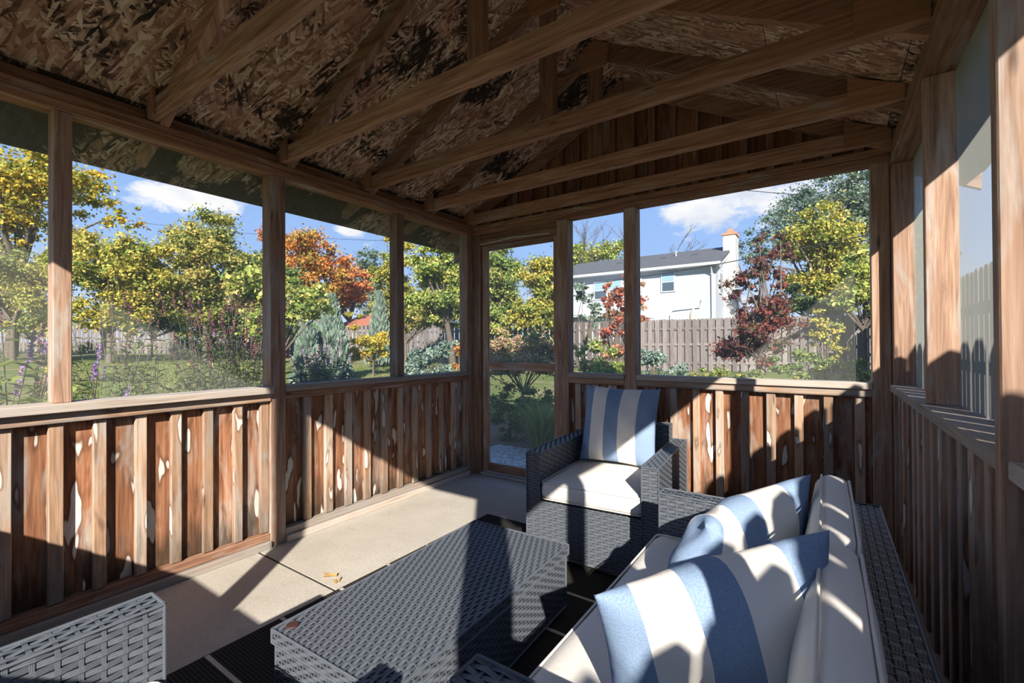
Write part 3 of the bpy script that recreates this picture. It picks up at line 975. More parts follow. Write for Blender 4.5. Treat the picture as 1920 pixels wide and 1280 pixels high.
def rounded_box(name, size, r, bulge, n=18, mat='cream_cloth', seed=0, crown=2.0):
    """soft cushion block, centred; bulge puffs the big faces (local z)"""
    hx, hy, hz = [s_ / 2 for s_ in size]
    bm = bmesh.new()
    bmesh.ops.create_cube(bm, size=2.0)
    bmesh.ops.subdivide_edges(bm, edges=bm.edges[:], cuts=n, use_grid_fill=True)
    rg = random.Random(seed)
    ph = [rg.uniform(0, 6.28) for _ in range(6)]
    for v in bm.verts:
        q = v.co.copy()
        # concentrate vertices near the rim
        p = Vector((q.x * hx, q.y * hy, q.z * hz))
        inn = Vector((max(-hx + r, min(hx - r, p.x)), max(-hy + r, min(hy - r, p.y)), max(-hz + r, min(hz - r, p.z))))
        d = p - inn
        if d.length > 1e-6:
            k = max(abs(q.x) > 0.999 and 1 or 0, abs(q.y) > 0.999 and 1 or 0, abs(q.z) > 0.999 and 1 or 0)
            d = d.normalized() * r if k else d
        p = inn + d
        g = (1 - abs(q.x) ** crown) * (1 - abs(q.y) ** crown)
        p.z += math.copysign(bulge * g, q.z) * abs(q.z)
        e = (1 - abs(q.z) ** 2)
        p.x += q.x * 0.006 * e; p.y += q.y * 0.006 * e
        p.z += 0.002 * math.sin(q.x * 4 + ph[0]) * math.sin(q.y * 3 + ph[1])
        p.x += 0.0012 * math.sin(q.y * 5 + ph[3]); p.y += 0.0012 * math.sin(q.x * 5 + ph[4])
        v.co = p
    me = bpy.data.meshes.new(name); bm.to_mesh(me); bm.free()
    me.materials.append(M[mat])
    me.polygons.foreach_set('use_smooth', [True] * len(me.polygons))
    return me


def cushion(name, label, cat, group, size, Mw, r=0.03, bulge=0.015, seed=1):
    o = bpy.data.objects.new(name, rounded_box(name, size, r, bulge, seed=seed))
    link(o, None, Mw); tag(o, label, cat, group)
    hx, hy, hz = [s_ / 2 for s_ in size]
    for zz_ in (hz - r * 0.32, -hz + r * 0.32):
        pts = []
        e = 0.004
        rr = r * 0.9
        for cx, cy, a0 in ((hx - rr, hy - rr, 0), (-hx + rr, hy - rr, 90), (-hx + rr, -hy + rr, 180), (hx - rr, -hy + rr, 270)):
            for k in range(5):
                a = math.radians(a0 + k * 22.5)
                pts.append((cx + (rr + e - r * 0.1) * math.cos(a), cy + (rr + e - r * 0.1) * math.sin(a), zz_))
        # points along the straight sides follow the gentle waviness
        full = []
        for i in range(len(pts)):
            a, b = Vector(pts[i]), Vector(pts[(i + 1) % len(pts)])
            nseg = 6 if (b - a).length > 0.1 else 1
            for k in range(nseg): full.append(a.lerp(b, k / nseg))
        full.append(Vector(pts[0]))
        tubes_obj('piping', [(full, [0.0035] * len(full))], 'piping_cloth', o, Mw)
    return o


def frame(loc, xdir, zdir):
    x = Vector(xdir).normalized(); z = Vector(zdir); z = (z - x * x.dot(z)).normalized(); y = z.cross(x)
    return Matrix(((x.x, y.x, z.x, loc[0]), (x.y, y.y, z.y, loc[1]), (x.z, y.z, z.z, loc[2]), (0, 0, 0, 1)))


cushion('seat_cushion', 'cream seat cushion of the armchair by the screen door', 'cushion', None, (0.53, 0.60, 0.10),
        Matrix.Translation((-0.984, 2.085, 0)) @ Matrix.Rotation(0.075, 4, 'Z') @ Matrix.Translation((0, 0.308, 0.366)), seed=2)
cushion('seat_cushion', 'cream seat cushion of the armchair in the lower left corner', 'cushion', None, (0.53, 0.60, 0.10),
        Matrix.Translation((-0.935, 0.395, RUGZ)) @ Matrix.Rotation(math.pi, 4, 'Z') @ Matrix.Translation((0, 0.318, 0.366)), seed=3)
cushion('seat_cushion', 'long cream seat cushion of the sofa under the pillows', 'cushion', None, (0.585, 1.13, 0.105),
        Matrix.Translation((-0.262, 1.25, 0.343)), seed=4)
# the two loose back cushions of the sofa lean on its backrest
for (yc, sd, lb) in ((0.905, 5, 'cream back cushion of the sofa nearest the camera'), (1.510, 6, 'cream back cushion of the sofa farthest from the camera')):
    cushion('back_cushion', lb, 'cushion', 'sofa back cushions', (0.31, 0.590, 0.094), frame((0.000, yc, 0.553), (0.13, 0, 1), (-1, 0, 0.13)), r=0.035, bulge=0.012, seed=sd)


def pillow(name, label, wd, ht, tk, Mw, seed=0, crump=0.0):
    """striped throw pillow; local x across the stripes, y up, z thickness"""
    N = 30
    rg = random.Random(seed)
    ph = [rg.uniform(0, 6.28) for _ in range(8)]
    V, Q, UV = [], [], []
    def P(s, t_, sg):
        x = wd / 2 * s * (1 - 0.07 * (1 - t_ * t_)); y = ht / 2 * t_ * (1 - 0.07 * (1 - s * s))
        g = (max(0, 1 - s * s) * max(0, 1 - t_ * t_))
        z = sg * tk / 2 * g ** 0.55 if g > 0 else 0.0
        ed = g ** 0.25
        z += 0.006 * ed * math.sin(7 * s + ph[0] + 3 * t_) * math.sin(5 * t_ + ph[1]) + 0.003 * ed * math.sin(17 * s + ph[2]) * math.sin(3 * t_)
        rad = math.atan2(t_, s)
        z += sg * 0.004 * ed * math.sin(9 * rad + ph[3]) * (s * s + t_ * t_) * 0.6
        if crump:
            k = crump * math.exp(-((s + 1) ** 2 + (t_ - 1) ** 2) / 0.28)
            x += wd * 0.30 * k; y -= ht * 0.16 * k
            z += 0.035 * k * math.sin(10 * s + 7 * t_) * ed + sg * 0.02 * k * ed
        return (x, y, z)
    cs = [math.sin((i / N - 0.5) * math.pi) * 0.75 + (2 * i / N - 1) * 0.25 for i in range(N + 1)]
    for sg in (1, -1):
        b = len(V)
        for j in range(N + 1):
            for i in range(N + 1): V.append(P(cs[i], cs[j], sg))
        for j in range(N):
            for i in range(N):
                q = [b + j * (N + 1) + i, b + j * (N + 1) + i + 1, b + (j + 1) * (N + 1) + i + 1, b + (j + 1) * (N + 1) + i]
                ij = [(i, j), (i + 1, j), (i + 1, j + 1), (i, j + 1)]
                if sg < 0: q, ij = q[::-1], ij[::-1]
                Q.append(q); UV += [((cs[a] + 1) / 2, (cs[c_] + 1) / 2) for a, c_ in ij]
    me = quads_mesh(name, np.array(V), np.array(Q), 'striped_cloth', uv=np.array(UV), smooth=True)
    bm = bmesh.new(); bm.from_mesh(me); bmesh.ops.remove_doubles(bm, verts=bm.verts, dist=0.0004); bm.to_mesh(me); bm.free()
    o = bpy.data.objects.new(name, me)
    link(o, None, Mw)
    return tag(o, label, 'pillow', 'blue and cream striped pillows')


pillow('throw_pillow', 'blue and cream striped pillow propped on the armchair by the door', 0.46, 0.46, 0.18,
       frame((-1.02, 2.60, 0.655), (1, 0.06, -0.02), (0.03, -1, 0.22)), 11)
def frame_xy(tl, tr, up, ht):
    """frame of a pillow from its two top corners and the way its sides run up"""
    tl, tr = Vector(tl), Vector(tr)
    x = (tr - tl).normalized(); y = Vector(up); y = (y - x * x.dot(y)).normalized(); z = x.cross(y)
    c_ = (tl + tr) / 2 - y * ht / 2
    return Matrix(((x.x, y.x, z.x, c_.x), (x.y, y.y, z.y, c_.y), (x.z, y.z, z.z, c_.z), (0, 0, 0, 1)))


pillow('throw_pillow', 'blue and cream striped pillow on the sofa nearest the camera', 0.48, 0.43, 0.23,
       frame_xy((-0.335, 0.765, 0.69), (-0.008, 1.065, 0.772), (0.30, -0.05, 0.93), 0.43), 12)
pillow('throw_pillow', 'blue and cream striped pillow on the sofa with crumpled corner, behind the other', 0.51, 0.43, 0.22,
       frame_xy((-0.345, 1.235, 0.665), (-0.04, 1.635, 0.745), (0.31, -0.06, 0.93), 0.43), 13, crump=0.8)

# rug with pale stripes
rug = tag(empty('outdoor_rug', (-1.05, 1.1, 0.0)), 'dark charcoal ribbed outdoor rug with thin pale stripes under the furniture', 'rug')
box('rug_field', (-1.875, -0.18, 0.0005), (-0.25, 2.425, 0.008), 'rug_weave', rug, 0.002)
for k in range(-3, 7):
    y = 0.742 + 0.278 * k
    if -0.15 < y < 2.4:
        box('pale_stripe', (-1.868, y - 0.008, 0.0081), (-0.257, y + 0.008, 0.0092), 'rug_stripe', rug, 0.0003)

# fallen leaves by the slab joint
def dry_leaf(loc, s, rz, label):
    n = 9
    V = [(0, 0, 0.004)]
    for k in range(n):
        a = 2 * math.pi * k / n
        rr = s * (0.7 + 0.3 * math.sin(3 * a + rz))
        V.append((rr * math.cos(a), rr * 0.6 * math.sin(a), 0.003 + 0.014 * abs(math.sin(a * 1.5 + rz))))
    F = [[0, 1 + k, 1 + (k + 1) % n] for k in range(n)]
    me = quads_mesh('fallen_leaf', np.array(V), np.array(F), 'leaf', attr=np.array([(0.62, 0.42, 0.16, 1)] * len(V)))
    o = bpy.data.objects.new('fallen_leaf', me)
    link(o, None, Matrix.Translation(loc) @ Matrix.Rotation(rz, 4, 'Z'))
    tag(o, label, 'leaf', 'fallen leaves on the slab')


dry_leaf((-2.02, 1.34, 0.0), 0.05, 0.4, 'larger tan dry leaf lying on the slab joint')
dry_leaf((-1.94, 1.33, 0.0), 0.032, 2.1, 'smaller tan dry leaf beside the rug edge')

# ------------------------------------------------------------------ the garden
def grid_ground():
    xs = np.linspace(-75, 45, 61); ys = np.linspace(-40, 85, 61)
    V = np.array([(x, y, gz(x, y)) for y in ys for x in xs])
    inside = lambda x, y: False
    Q = []
    for j in range(60):
        for i in range(60):
            Q.append((j * 61 + i, j * 61 + i + 1, (j + 1) * 61 + i + 1, (j + 1) * 61 + i))
    return quads_mesh('ground', V, np.array(Q), 'lawn', smooth=True)


g = bpy.data.objects.new('ground', grid_ground())
link(g); tag(g, 'lawn with worn brown patches around the porch', None, None, 'structure')
# gravel path outside the door, soil bed
o = box('gravel_path', (-3.3, 3.36, -0.119), (-0.9, 4.5, -0.075), 'gravel'); tag(o, 'grey gravel path outside the screen door', None, None, 'structure')
o = box('planting_bed', (-4.4, 4.52, -0.119), (-0.6, 8.0, -0.085), 'soil'); tag(o, 'brown soil bed beyond the gravel', None, None, 'structure')

YG = ((0.40, 0.35, 0.06), (0.29, 0.29, 0.05), (0.19, 0.24, 0.05), (0.46, 0.37, 0.08))
GOLD = ((0.58, 0.37, 0.03), (0.50, 0.38, 0.05), (0.33, 0.31, 0.05), (0.22, 0.25, 0.05))
GREEN = ((0.15, 0.22, 0.055), (0.10, 0.16, 0.045), (0.21, 0.26, 0.07), (0.32, 0.31, 0.08))
LIME = ((0.34, 0.37, 0.08), (0.25, 0.31, 0.07), (0.17, 0.24, 0.06), (0.43, 0.40, 0.12))
OLIVE = ((0.34, 0.31, 0.07), (0.24, 0.26, 0.06), (0.16, 0.20, 0.05), (0.41, 0.33, 0.10))
ORANGE = ((0.55, 0.23, 0.05), (0.44, 0.27, 0.06), (0.34, 0.28, 0.06), (0.58, 0.18, 0.06))
RUST = ((0.52, 0.17, 0.07), (0.56, 0.23, 0.08), (0.42, 0.15, 0.07), (0.48, 0.30, 0.10))
REDDK = ((0.13, 0.042, 0.036), (0.085, 0.038, 0.034), (0.22, 0.065, 0.045), (0.10, 0.085, 0.04))
REDBR = ((0.40, 0.11, 0.07), (0.30, 0.10, 0.06), (0.47, 0.19, 0.11), (0.22, 0.16, 0.07))
BLUEG = ((0.13, 0.19, 0.13), (0.095, 0.145, 0.10), (0.18, 0.25, 0.18), (0.23, 0.27, 0.20))
SILVER = ((0.24, 0.32, 0.25), (0.18, 0.26, 0.20), (0.32, 0.38, 0.32), (0.14, 0.20, 0.15))
DARKG = ((0.07, 0.115, 0.04), (0.11, 0.16, 0.05), (0.15, 0.20, 0.065), (0.055, 0.085, 0.035))
PINKG = ((0.37, 0.23, 0.14), (0.27, 0.29, 0.09), (0.19, 0.26, 0.06), (0.42, 0.29, 0.18))


def leaf_arrays(centers, radii, n, leaf, pal, aspect=0.62, upbias=0.7, shell=0.45):
    k = len(centers)
    wts = radii.prod(axis=1) ** (2 / 3); wts = wts / wts.sum()
    idx = RNG.choice(k, n, p=wts)
    d = RNG.normal(size=(n, 3)); d /= np.linalg.norm(d, axis=1)[:, None]
    rr = np.abs(RNG.normal(0, 0.62, n)) if shell else RNG.random(n)
    p = centers[idx] + d * rr[:, None] * radii[idx]
    nr = RNG.normal(size=(n, 3)) * 0.8 + d * 0.5; nr[:, 2] += upbias
    nr /= np.linalg.norm(nr, axis=1)[:, None]
    tt = RNG.normal(size=(n, 3)); tt -= nr * (tt * nr).sum(1)[:, None]; tt /= np.linalg.norm(tt, axis=1)[:, None]
    ss = np.cross(nr, tt)
    L_ = leaf * RNG.uniform(0.6, 1.25, n)[:, None]
    V = np.empty((n, 4, 3))
    V[:, 0] = p - tt * L_ * 0.5
    V[:, 1] = p + ss * L_ * aspect * 0.5 + nr * L_ * 0.08
    V[:, 2] = p + tt * L_ * 0.5
    V[:, 3] = p - ss * L_ * aspect * 0.5 + nr * L_ * 0.08
    pal = np.array(pal)
    bias = RNG.integers(0, len(pal), k)
    pick = np.where(RNG.random(n) < 0.55, bias[idx], RNG.integers(0, len(pal), n))
    c = pal[pick] * RNG.uniform(0.85, 1.45, n)[:, None]
    C = np.ones((n, 4, 4)); C[:, :, :3] = np.clip(c, 0, 1)[:, None, :]
    return V.reshape(-1, 3), C.reshape(-1, 4)


def foliage(name, parent, centers, radii, n, leaf, pal, origin, **kw):
    V, C = leaf_arrays(np.array(centers), np.array(radii), n, leaf, pal, **kw)
    V = V - np.array(origin)
    Q = np.arange(len(V)).reshape(-1, 4)
    o = bpy.data.objects.new(name, quads_mesh(name, V, Q, 'leaf', attr=C))
    link(o, parent, Matrix.Translation(origin))
    o['kind'] = 'stuff'
    return o


def clumps_in(crowns, k):
    """crowns: list of (centre Vector, rx, ry, rz); returns clump centres and radii"""
    C, R_ = [], []
    vol = np.array([c[1] * c[2] * c[3] for c in crowns]) ** (2 / 3); vol /= vol.sum()
    for _ in range(k):
        c = crowns[RNG.choice(len(crowns), p=vol)]
        d = RNG.normal(size=3); d /= np.linalg.norm(d)
        rr = RNG.random() ** 0.45 * 0.88
        s = RNG.uniform(0.16, 0.30)
        C.append((c[0].x + d[0] * rr * c[1], c[0].y + d[1] * rr * c[2], c[0].z + d[2] * rr * c[3]))
        m_ = (c[1] + c[2] + c[3]) / 3
        R_.append((m_ * s * 1.25, m_ * s * 1.25, m_ * s * 0.75))
    return C, R_


def tree(name, label, cat, group, crowns_px, d, n, leaf, pal, base_u=None, trunk=0.12, k=40, nbr=14, **kw):
    """crowns_px: (u, v, half width px, half height px); all at about distance d"""
    crowns = []
    for cp in crowns_px:
        u, v, ru, rv = cp[:4]; dd = cp[4] if len(cp) > 4 else d
        s = dd / FPX
        crowns.append((at(u, v, dd), ru * s, min(ru, rv * 1.2) * s, rv * s))
    b = ground_at(base_u if base_u is not None else crowns_px[0][0], d)
    root = tag(empty(name, b), label, cat, group)
    C, R_ = clumps_in(crowns, k)
    top = crowns[0][0]
    chains = []
    fork = Vector((b.x * 0.6 + top.x * 0.4, b.y * 0.6 + top.y * 0.4, b.z + (top.z - b.z) * 0.45))
    if trunk:
        chains.append(([b - Vector((0, 0, 0.1)), b.lerp(fork, 0.5) + Vector((jit(.1), jit(.1), 0)) * trunk * 3, fork], [trunk * 1.25, trunk, trunk * 0.8]))
        for i in range(min(nbr, k)):
            e = Vector(C[i])
            mid = fork.lerp(e, 0.5) + Vector((jit(1), jit(1), 0.6)) * (e - fork).length * 0.10
            chains.append(([fork, mid, e], [trunk * 0.55, trunk * 0.34, trunk * 0.10]))
        tubes_obj('trunk', chains, 'bark', root, None, 6)
        bpy_fix(root)
    foliage('foliage', root, C, R_, n, leaf, pal, tuple(b), **kw)
    return root


def bpy_fix(root):
    """trunk meshes are made in world coordinates: give them the root's origin"""
    o = [c for c in root.children if c.name.startswith(('trunk', 'stems', 'flower'))][-1]
    b = WM[root.name].translation
    o.data.transform(Matrix.Translation(-b))
    o.matrix_local = Matrix.Identity(4)
    WM[o.name] = WM[root.name].copy()


TG = 'trees beyond the lawn'
tree('maple_tree', 'tall golden maple at the far left above the other trees', 'tree', TG, [(60, 350, 130, 95), (165, 340, 75, 55), (225, 400, 62, 38), (-60, 330, 120, 110), (40, 430, 110, 40)], 24, 34000, 0.22, GOLD, base_u=20, trunk=0.25, k=150)
tree('garden_tree', 'yellow-green bushy tree behind the left post', 'tree', TG, [(25, 515, 105, 80), (60, 580, 85, 52), (-70, 540, 90, 80)], 19, 26000, 0.15, OLIVE, trunk=0.1, k=110)
tree('garden_tree', 'broad yellow-green tree in the middle of the second window', 'tree', TG, [(205, 495, 95, 75), (190, 575, 90, 52), (285, 510, 80, 78), (260, 590, 75, 40)], 20, 38000, 0.16, YG, trunk=0.12, k=150)
tree('garden_tree', 'tall green-yellow tree left of the full-height post', 'tree', TG, [(385, 455, 85, 70), (420, 535, 95, 68), (340, 540, 90, 68), (370, 600, 95, 40)], 21.5, 40000, 0.16, OLIVE, trunk=0.13, k=150)
tree('garden_tree', 'deep green tree filling the gap behind the hyssop', 'tree', TG, [(480, 530, 75, 80), (450, 600, 90, 40), (540, 600, 70, 45)], 24, 22000, 0.18, GREEN, trunk=0.13, k=80)
tree('maple_tree', 'orange and green maple behind the large-leaved shrub', 'tree', TG, [(575, 480, 60, 72), (560, 560, 75, 60), (622, 505, 42, 58)], 32, 28000, 0.24, ORANGE, trunk=0.2, k=120)
tree('maple_tree', 'rust-red maple above the low red roof', 'tree', TG, [(655, 535, 42, 50), (500, 435, 28, 26), (620, 560, 40, 30)], 36, 17000, 0.25, RUST, trunk=0.2, k=80)
tree('broadleaf_tree', 'grey-green tree behind the rust-red maple', 'tree', TG, [(695, 510, 50, 50), (690, 560, 60, 40)], 48, 14000, 0.28, BLUEG, trunk=0.2, k=80)
tree('broadleaf_tree', 'yellow-green tree partly hidden by the third post', 'tree', TG, [(738, 500, 45, 68), (720, 565, 35, 35), (765, 560, 30, 50)], 26, 14000, 0.16, YG, trunk=0.12, k=80)
tree('broadleaf_tree', 'green tree with spreading boughs next to the door corner', 'tree', TG, [(820, 500, 66, 48), (810, 565, 72, 42), (868, 545, 40, 62)], 18, 28000, 0.145, LIME, base_u=850, trunk=0.14, k=120, nbr=30)
tree('broadleaf_tree', 'green and yellow tree seen through the left of the door', 'tree', TG, [(940, 515, 48, 68), (930, 580, 45, 45)], 20, 22000, 0.15, GREEN, trunk=0.12, k=90, nbr=26)
tree('broadleaf_tree', 'golden-green tree seen through the right of the door', 'tree', TG, [(1018, 535, 42, 72), (1000, 590, 55, 35)], 17, 22000, 0.13, YG, trunk=0.12, k=90, nbr=26)
tree('broadleaf_tree', 'green tree rising behind the ridge of the white house', 'tree', TG, [(1125, 475, 70, 36), (1075, 500, 40, 45)], 46, 12000, 0.28, LIME, trunk=0.2, k=70)
tree('broadleaf_tree', 'tall blue-green tree filling the upper right of the back window', 'tree', TG, [(1545, 395, 110, 75), (1440, 450, 62, 60), (1625, 390, 70, 90), (1400, 470, 30, 35)], 30, 36000, 0.20, BLUEG, base_u=1560, trunk=0.25, k=170)
tree('broadleaf_tree', 'rounded golden-green tree in front of the blue-green one', 'tree', TG, [(1540, 445, 72, 72), (1560, 530, 85, 60)], 21, 30000, 0.165, YG, trunk=0.15, k=130)
tree('broadleaf_tree', 'bright lime tree at the right edge of the back window', 'tree', TG, [(1620, 520, 52, 75), (1690, 480, 70, 90), (1590, 560, 40, 30)], 13.5, 20000, 0.13, LIME, trunk=0.1, k=90)
tree('broadleaf_tree', 'dark shrubby tree low behind the right fence', 'tree', TG, [(1560, 575, 60, 30), (1500, 560, 35, 35)], 17, 9000, 0.11, DARKG, trunk=0.08, k=50)


UG = 'understory shrubs along the far fence'
tree('understory_shrub', 'dark green undergrowth along the fence behind the left post', 'shrub', UG, [(60, 600, 90, 38), (-60, 600, 90, 40)], 25, 12000, 0.15, GREEN, trunk=0.06, k=60)
tree('understory_shrub', 'dark green undergrowth under the broad yellow-green tree', 'shrub', UG, [(285, 590, 75, 36), (350, 605, 60, 26)], 25, 13000, 0.15, DARKG, trunk=0.06, k=60)
tree('understory_shrub', 'green undergrowth under the tall green-yellow tree', 'shrub', UG, [(440, 590, 75, 42), (390, 620, 60, 25)], 26, 13000, 0.15, GREEN, trunk=0.06, k=60)
tree('understory_shrub', 'olive undergrowth behind the third post', 'shrub', UG, [(760, 600, 60, 30), (830, 590, 60, 30)], 21, 12000, 0.13, OLIVE, trunk=0.06, k=60)
tree('understory_shrub', 'green undergrowth behind the bushes beyond the door', 'shrub', UG, [(930, 610, 50, 36), (1010, 615, 50, 30), (880, 600, 40, 36)], 19, 12000, 0.12, LIME, trunk=0.06, k=60)


def bare_tree(name, label, u, v0, v1, d, seed):
    rg = random.Random(seed)
    b = ground_at(u, d)
    root = tag(empty(name, b), label, 'tree', 'bare trees by the house')
    chains = []
    s = d / FPX
    def grow(p, dr, L_, r, lev):
        e = p + dr * L_
        mid = p.lerp(e, 0.5) + Vector((rg.uniform(-1, 1), rg.uniform(-1, 1), 0)) * L_ * 0.06
        chains.append(([p, mid, e], [r, r * 0.8, r * 0.55]))
        if lev == 0: return
        for _ in range(3 if lev > 1 else 4):
            nd = (dr + Vector((rg.uniform(-1, 1), rg.uniform(-1, 1), rg.uniform(-0.1, 0.7))) * 0.75).normalized()
            grow(p.lerp(e, rg.uniform(0.45, 1.0)), nd, L_ * rg.uniform(0.5, 0.75), r * 0.5, lev - 1)
    top = at(u, v1, d)
    H_ = top.z - b.z
    grow(b, Vector((0.03, 0, 1)).normalized(), H_ * 0.48, H_ * 0.012, 4)
    tubes_obj('trunk', chains, 'bark', root, None, 4)
    bpy_fix(root)
    return root


bare_tree('bare_tree', 'leafless tree above the roof left of the back post', 1105, 500, 392, 42, 3)
bare_tree('bare_tree', 'leafless tree above the roof right of the back post', 1228, 500, 400, 44, 5)
bare_tree('bare_tree', 'dark forked leafless tree seen through the door', 975, 560, 440, 26, 9)

# near shrubs
SG = 'shrubs in the garden beds'
tree('redbud_shrub', 'large-leaved lime green shrub behind the full-height post', 'shrub', SG, [(540, 540, 70, 45), (590, 580, 45, 55), (450, 530, 60, 35), (500, 600, 70, 45)], 8.5, 6500, 0.095, LIME, base_u=520, trunk=0.04, k=60, aspect=0.85, upbias=0.2)
tree('plum_shrub', 'tall dark red plum shrub in front of the fence', 'shrub', SG, [(1425, 560, 55, 80), (1400, 640, 62, 60), (1450, 480, 35, 60), (1470, 600, 50, 60), (1375, 560, 25, 60)], 8.6, 9000, 0.085, REDDK, base_u=1420, trunk=0.05, k=75, nbr=40, aspect=0.6, upbias=0.1)
tree('plum_shrub', 'slender bright red shrub beside the narrow back window', 'shrub', SG, [(1148, 620, 30, 60), (1165, 560, 28, 50), (1200, 560, 14, 60), (1140, 560, 16, 40)], 9.0, 3200, 0.085, REDBR, base_u=1160, trunk=0.035, k=45, nbr=24, aspect=0.6, upbias=0.1)
tree('small_tree', 'thin grey-green sapling in front of the white house', 'shrub', SG, [(1095, 560, 22, 50), (1110, 590, 26, 25)], 11, 1300, 0.09, BLUEG, trunk=0.03, k=22, nbr=14)
tree('spirea_bush', 'rounded pink and lime bush seen through the door', 'shrub', SG, [(980, 655, 90, 55), (940, 680, 60, 60), (1040, 670, 60, 50)], 6.8, 12000, 0.055, PINKG, trunk=0.02, k=70, upbias=0.6)
tree('spirea_bush', 'lime green bush below the narrow back window', 'shrub', SG, [(1105, 680, 55, 55), (1150, 710, 50, 50)], 6.6, 8000, 0.055, LIME, trunk=0.02, k=50, upbias=0.6)
tree('boxwood_shrub', 'dark green shrub low behind the door mid rail', 'shrub', SG, [(955, 765, 50, 45), (1000, 755, 45, 40), (960, 815, 55, 30), (1020, 800, 40, 28)], 5.9, 11000, 0.045, GREEN, trunk=0.02, k=50)
tree('silver_shrub', 'silvery blue-green shrub below the window next to the door corner', 'shrub', SG, [(800, 675, 45, 40), (780, 700, 40, 45), (840, 665, 22, 40)], 8.0, 7000, 0.06, SILVER, trunk=0.02, k=50)
tree('rust_shrub', 'small orange-red shrub right beside the corner post', 'shrub', SG, [(868, 650, 22, 30), (880, 690, 30, 30)], 8.2, 2400, 0.055, ORANGE, trunk=0.02, k=24)
tree('forsythia_shrub', 'olive yellow rounded shrub left of the third post', 'shrub', SG, [(700, 640, 42, 38), (655, 650, 40, 35), (660, 600, 25, 30), (695, 668, 48, 22), (650, 672, 44, 20)], 15, 10000, 0.095, GOLD, trunk=0.03, k=40)
tree('garden_shrub', 'green shrub at the foot of the right fence', 'shrub', SG, [(1530, 680, 50, 30), (1480, 690, 40, 30), (1620, 700, 40, 30)], 7.5, 5000, 0.06, GREEN, trunk=0.02, k=40)
tree('garden_shrub', 'yellow and green leafy plant standing before the right fence', 'shrub', SG, [(1545, 620, 28, 50), (1570, 650, 20, 40)], 8.0, 1800, 0.065, YG, trunk=0.02, k=26)
tree('garden_shrub', 'grey-green low shrub right of the back post', 'shrub', SG, [(1225, 680, 32, 28), (1270, 700, 40, 22)], 8.5, 3400, 0.06, SILVER, trunk=0.02, k=30)
tree('garden_shrub', 'dark leafy shrub low at the right of the back window', 'shrub', SG, [(1340, 705, 60, 25), (1390, 715, 50, 25)], 7.8, 3600, 0.06, GREEN, trunk=0.02, k=30)


def conifer(name, label, u, v0, v1, wpx, d):
    b = ground_at(u, d); top = at(u, v1, d); b.z = min(b.z, at(u, v0, d).z)
    root = tag(empty(name, b), label, 'conifer', 'pale junipers across the lawn')
    H_ = top.z - b.z; R0 = wpx * d / FPX
    n = 4200
    tt = RNG.random(n) ** 0.8
    a = RNG.random(n) * 6.283
    rr = R0 * (1 - tt) ** 0.8 * np.sqrt(RNG.random(n))
    p = np.stack([rr * np.cos(a), rr * np.sin(a), tt * H_], 1)
    dr = np.stack([np.cos(a) * 0.35, np.sin(a) * 0.35, np.ones(n)], 1) + RNG.normal(size=(n, 3)) * 0.15
    dr /= np.linalg.norm(dr, axis=1)[:, None]
    ss = np.cross(dr, RNG.normal(size=(n, 3))); ss /= np.linalg.norm(ss, axis=1)[:, None]
    L_ = 0.28; W_ = 0.05
    V = np.stack([p, p + dr * L_ * 0.5 + ss * W_, p + dr * L_, p + dr * L_ * 0.5 - ss * W_], 1).reshape(-1, 3)
    c = np.array(SILVER)[RNG.integers(0, 4, n)] * RNG.uniform(0.8, 1.25, n)[:, None]
    C = np.ones((n, 4, 4)); C[:, :, :3] = c[:, None]
    o = bpy.data.objects.new('foliage', quads_mesh('foliage', V, np.arange(4 * n).reshape(-1, 4), 'leaf', attr=C.reshape(-1, 4)))
    link(o, root, WM[root.name]); o['kind'] = 'stuff'
    tubes_obj('trunk', [([b, Vector((b.x, b.y, b.z + H_ * 0.8))], [0.07, 0.02])], 'bark', root)
    bpy_fix(root)


conifer('juniper', 'pale blue-green juniper beyond the large-leaved shrub', 620, 700, 565, 38, 13)
conifer('juniper', 'pale blue-green juniper left of the third post', 712, 660, 555, 26, 19)
conifer('juniper', 'small silvery juniper low behind the weeds', 575, 690, 610, 25, 12)


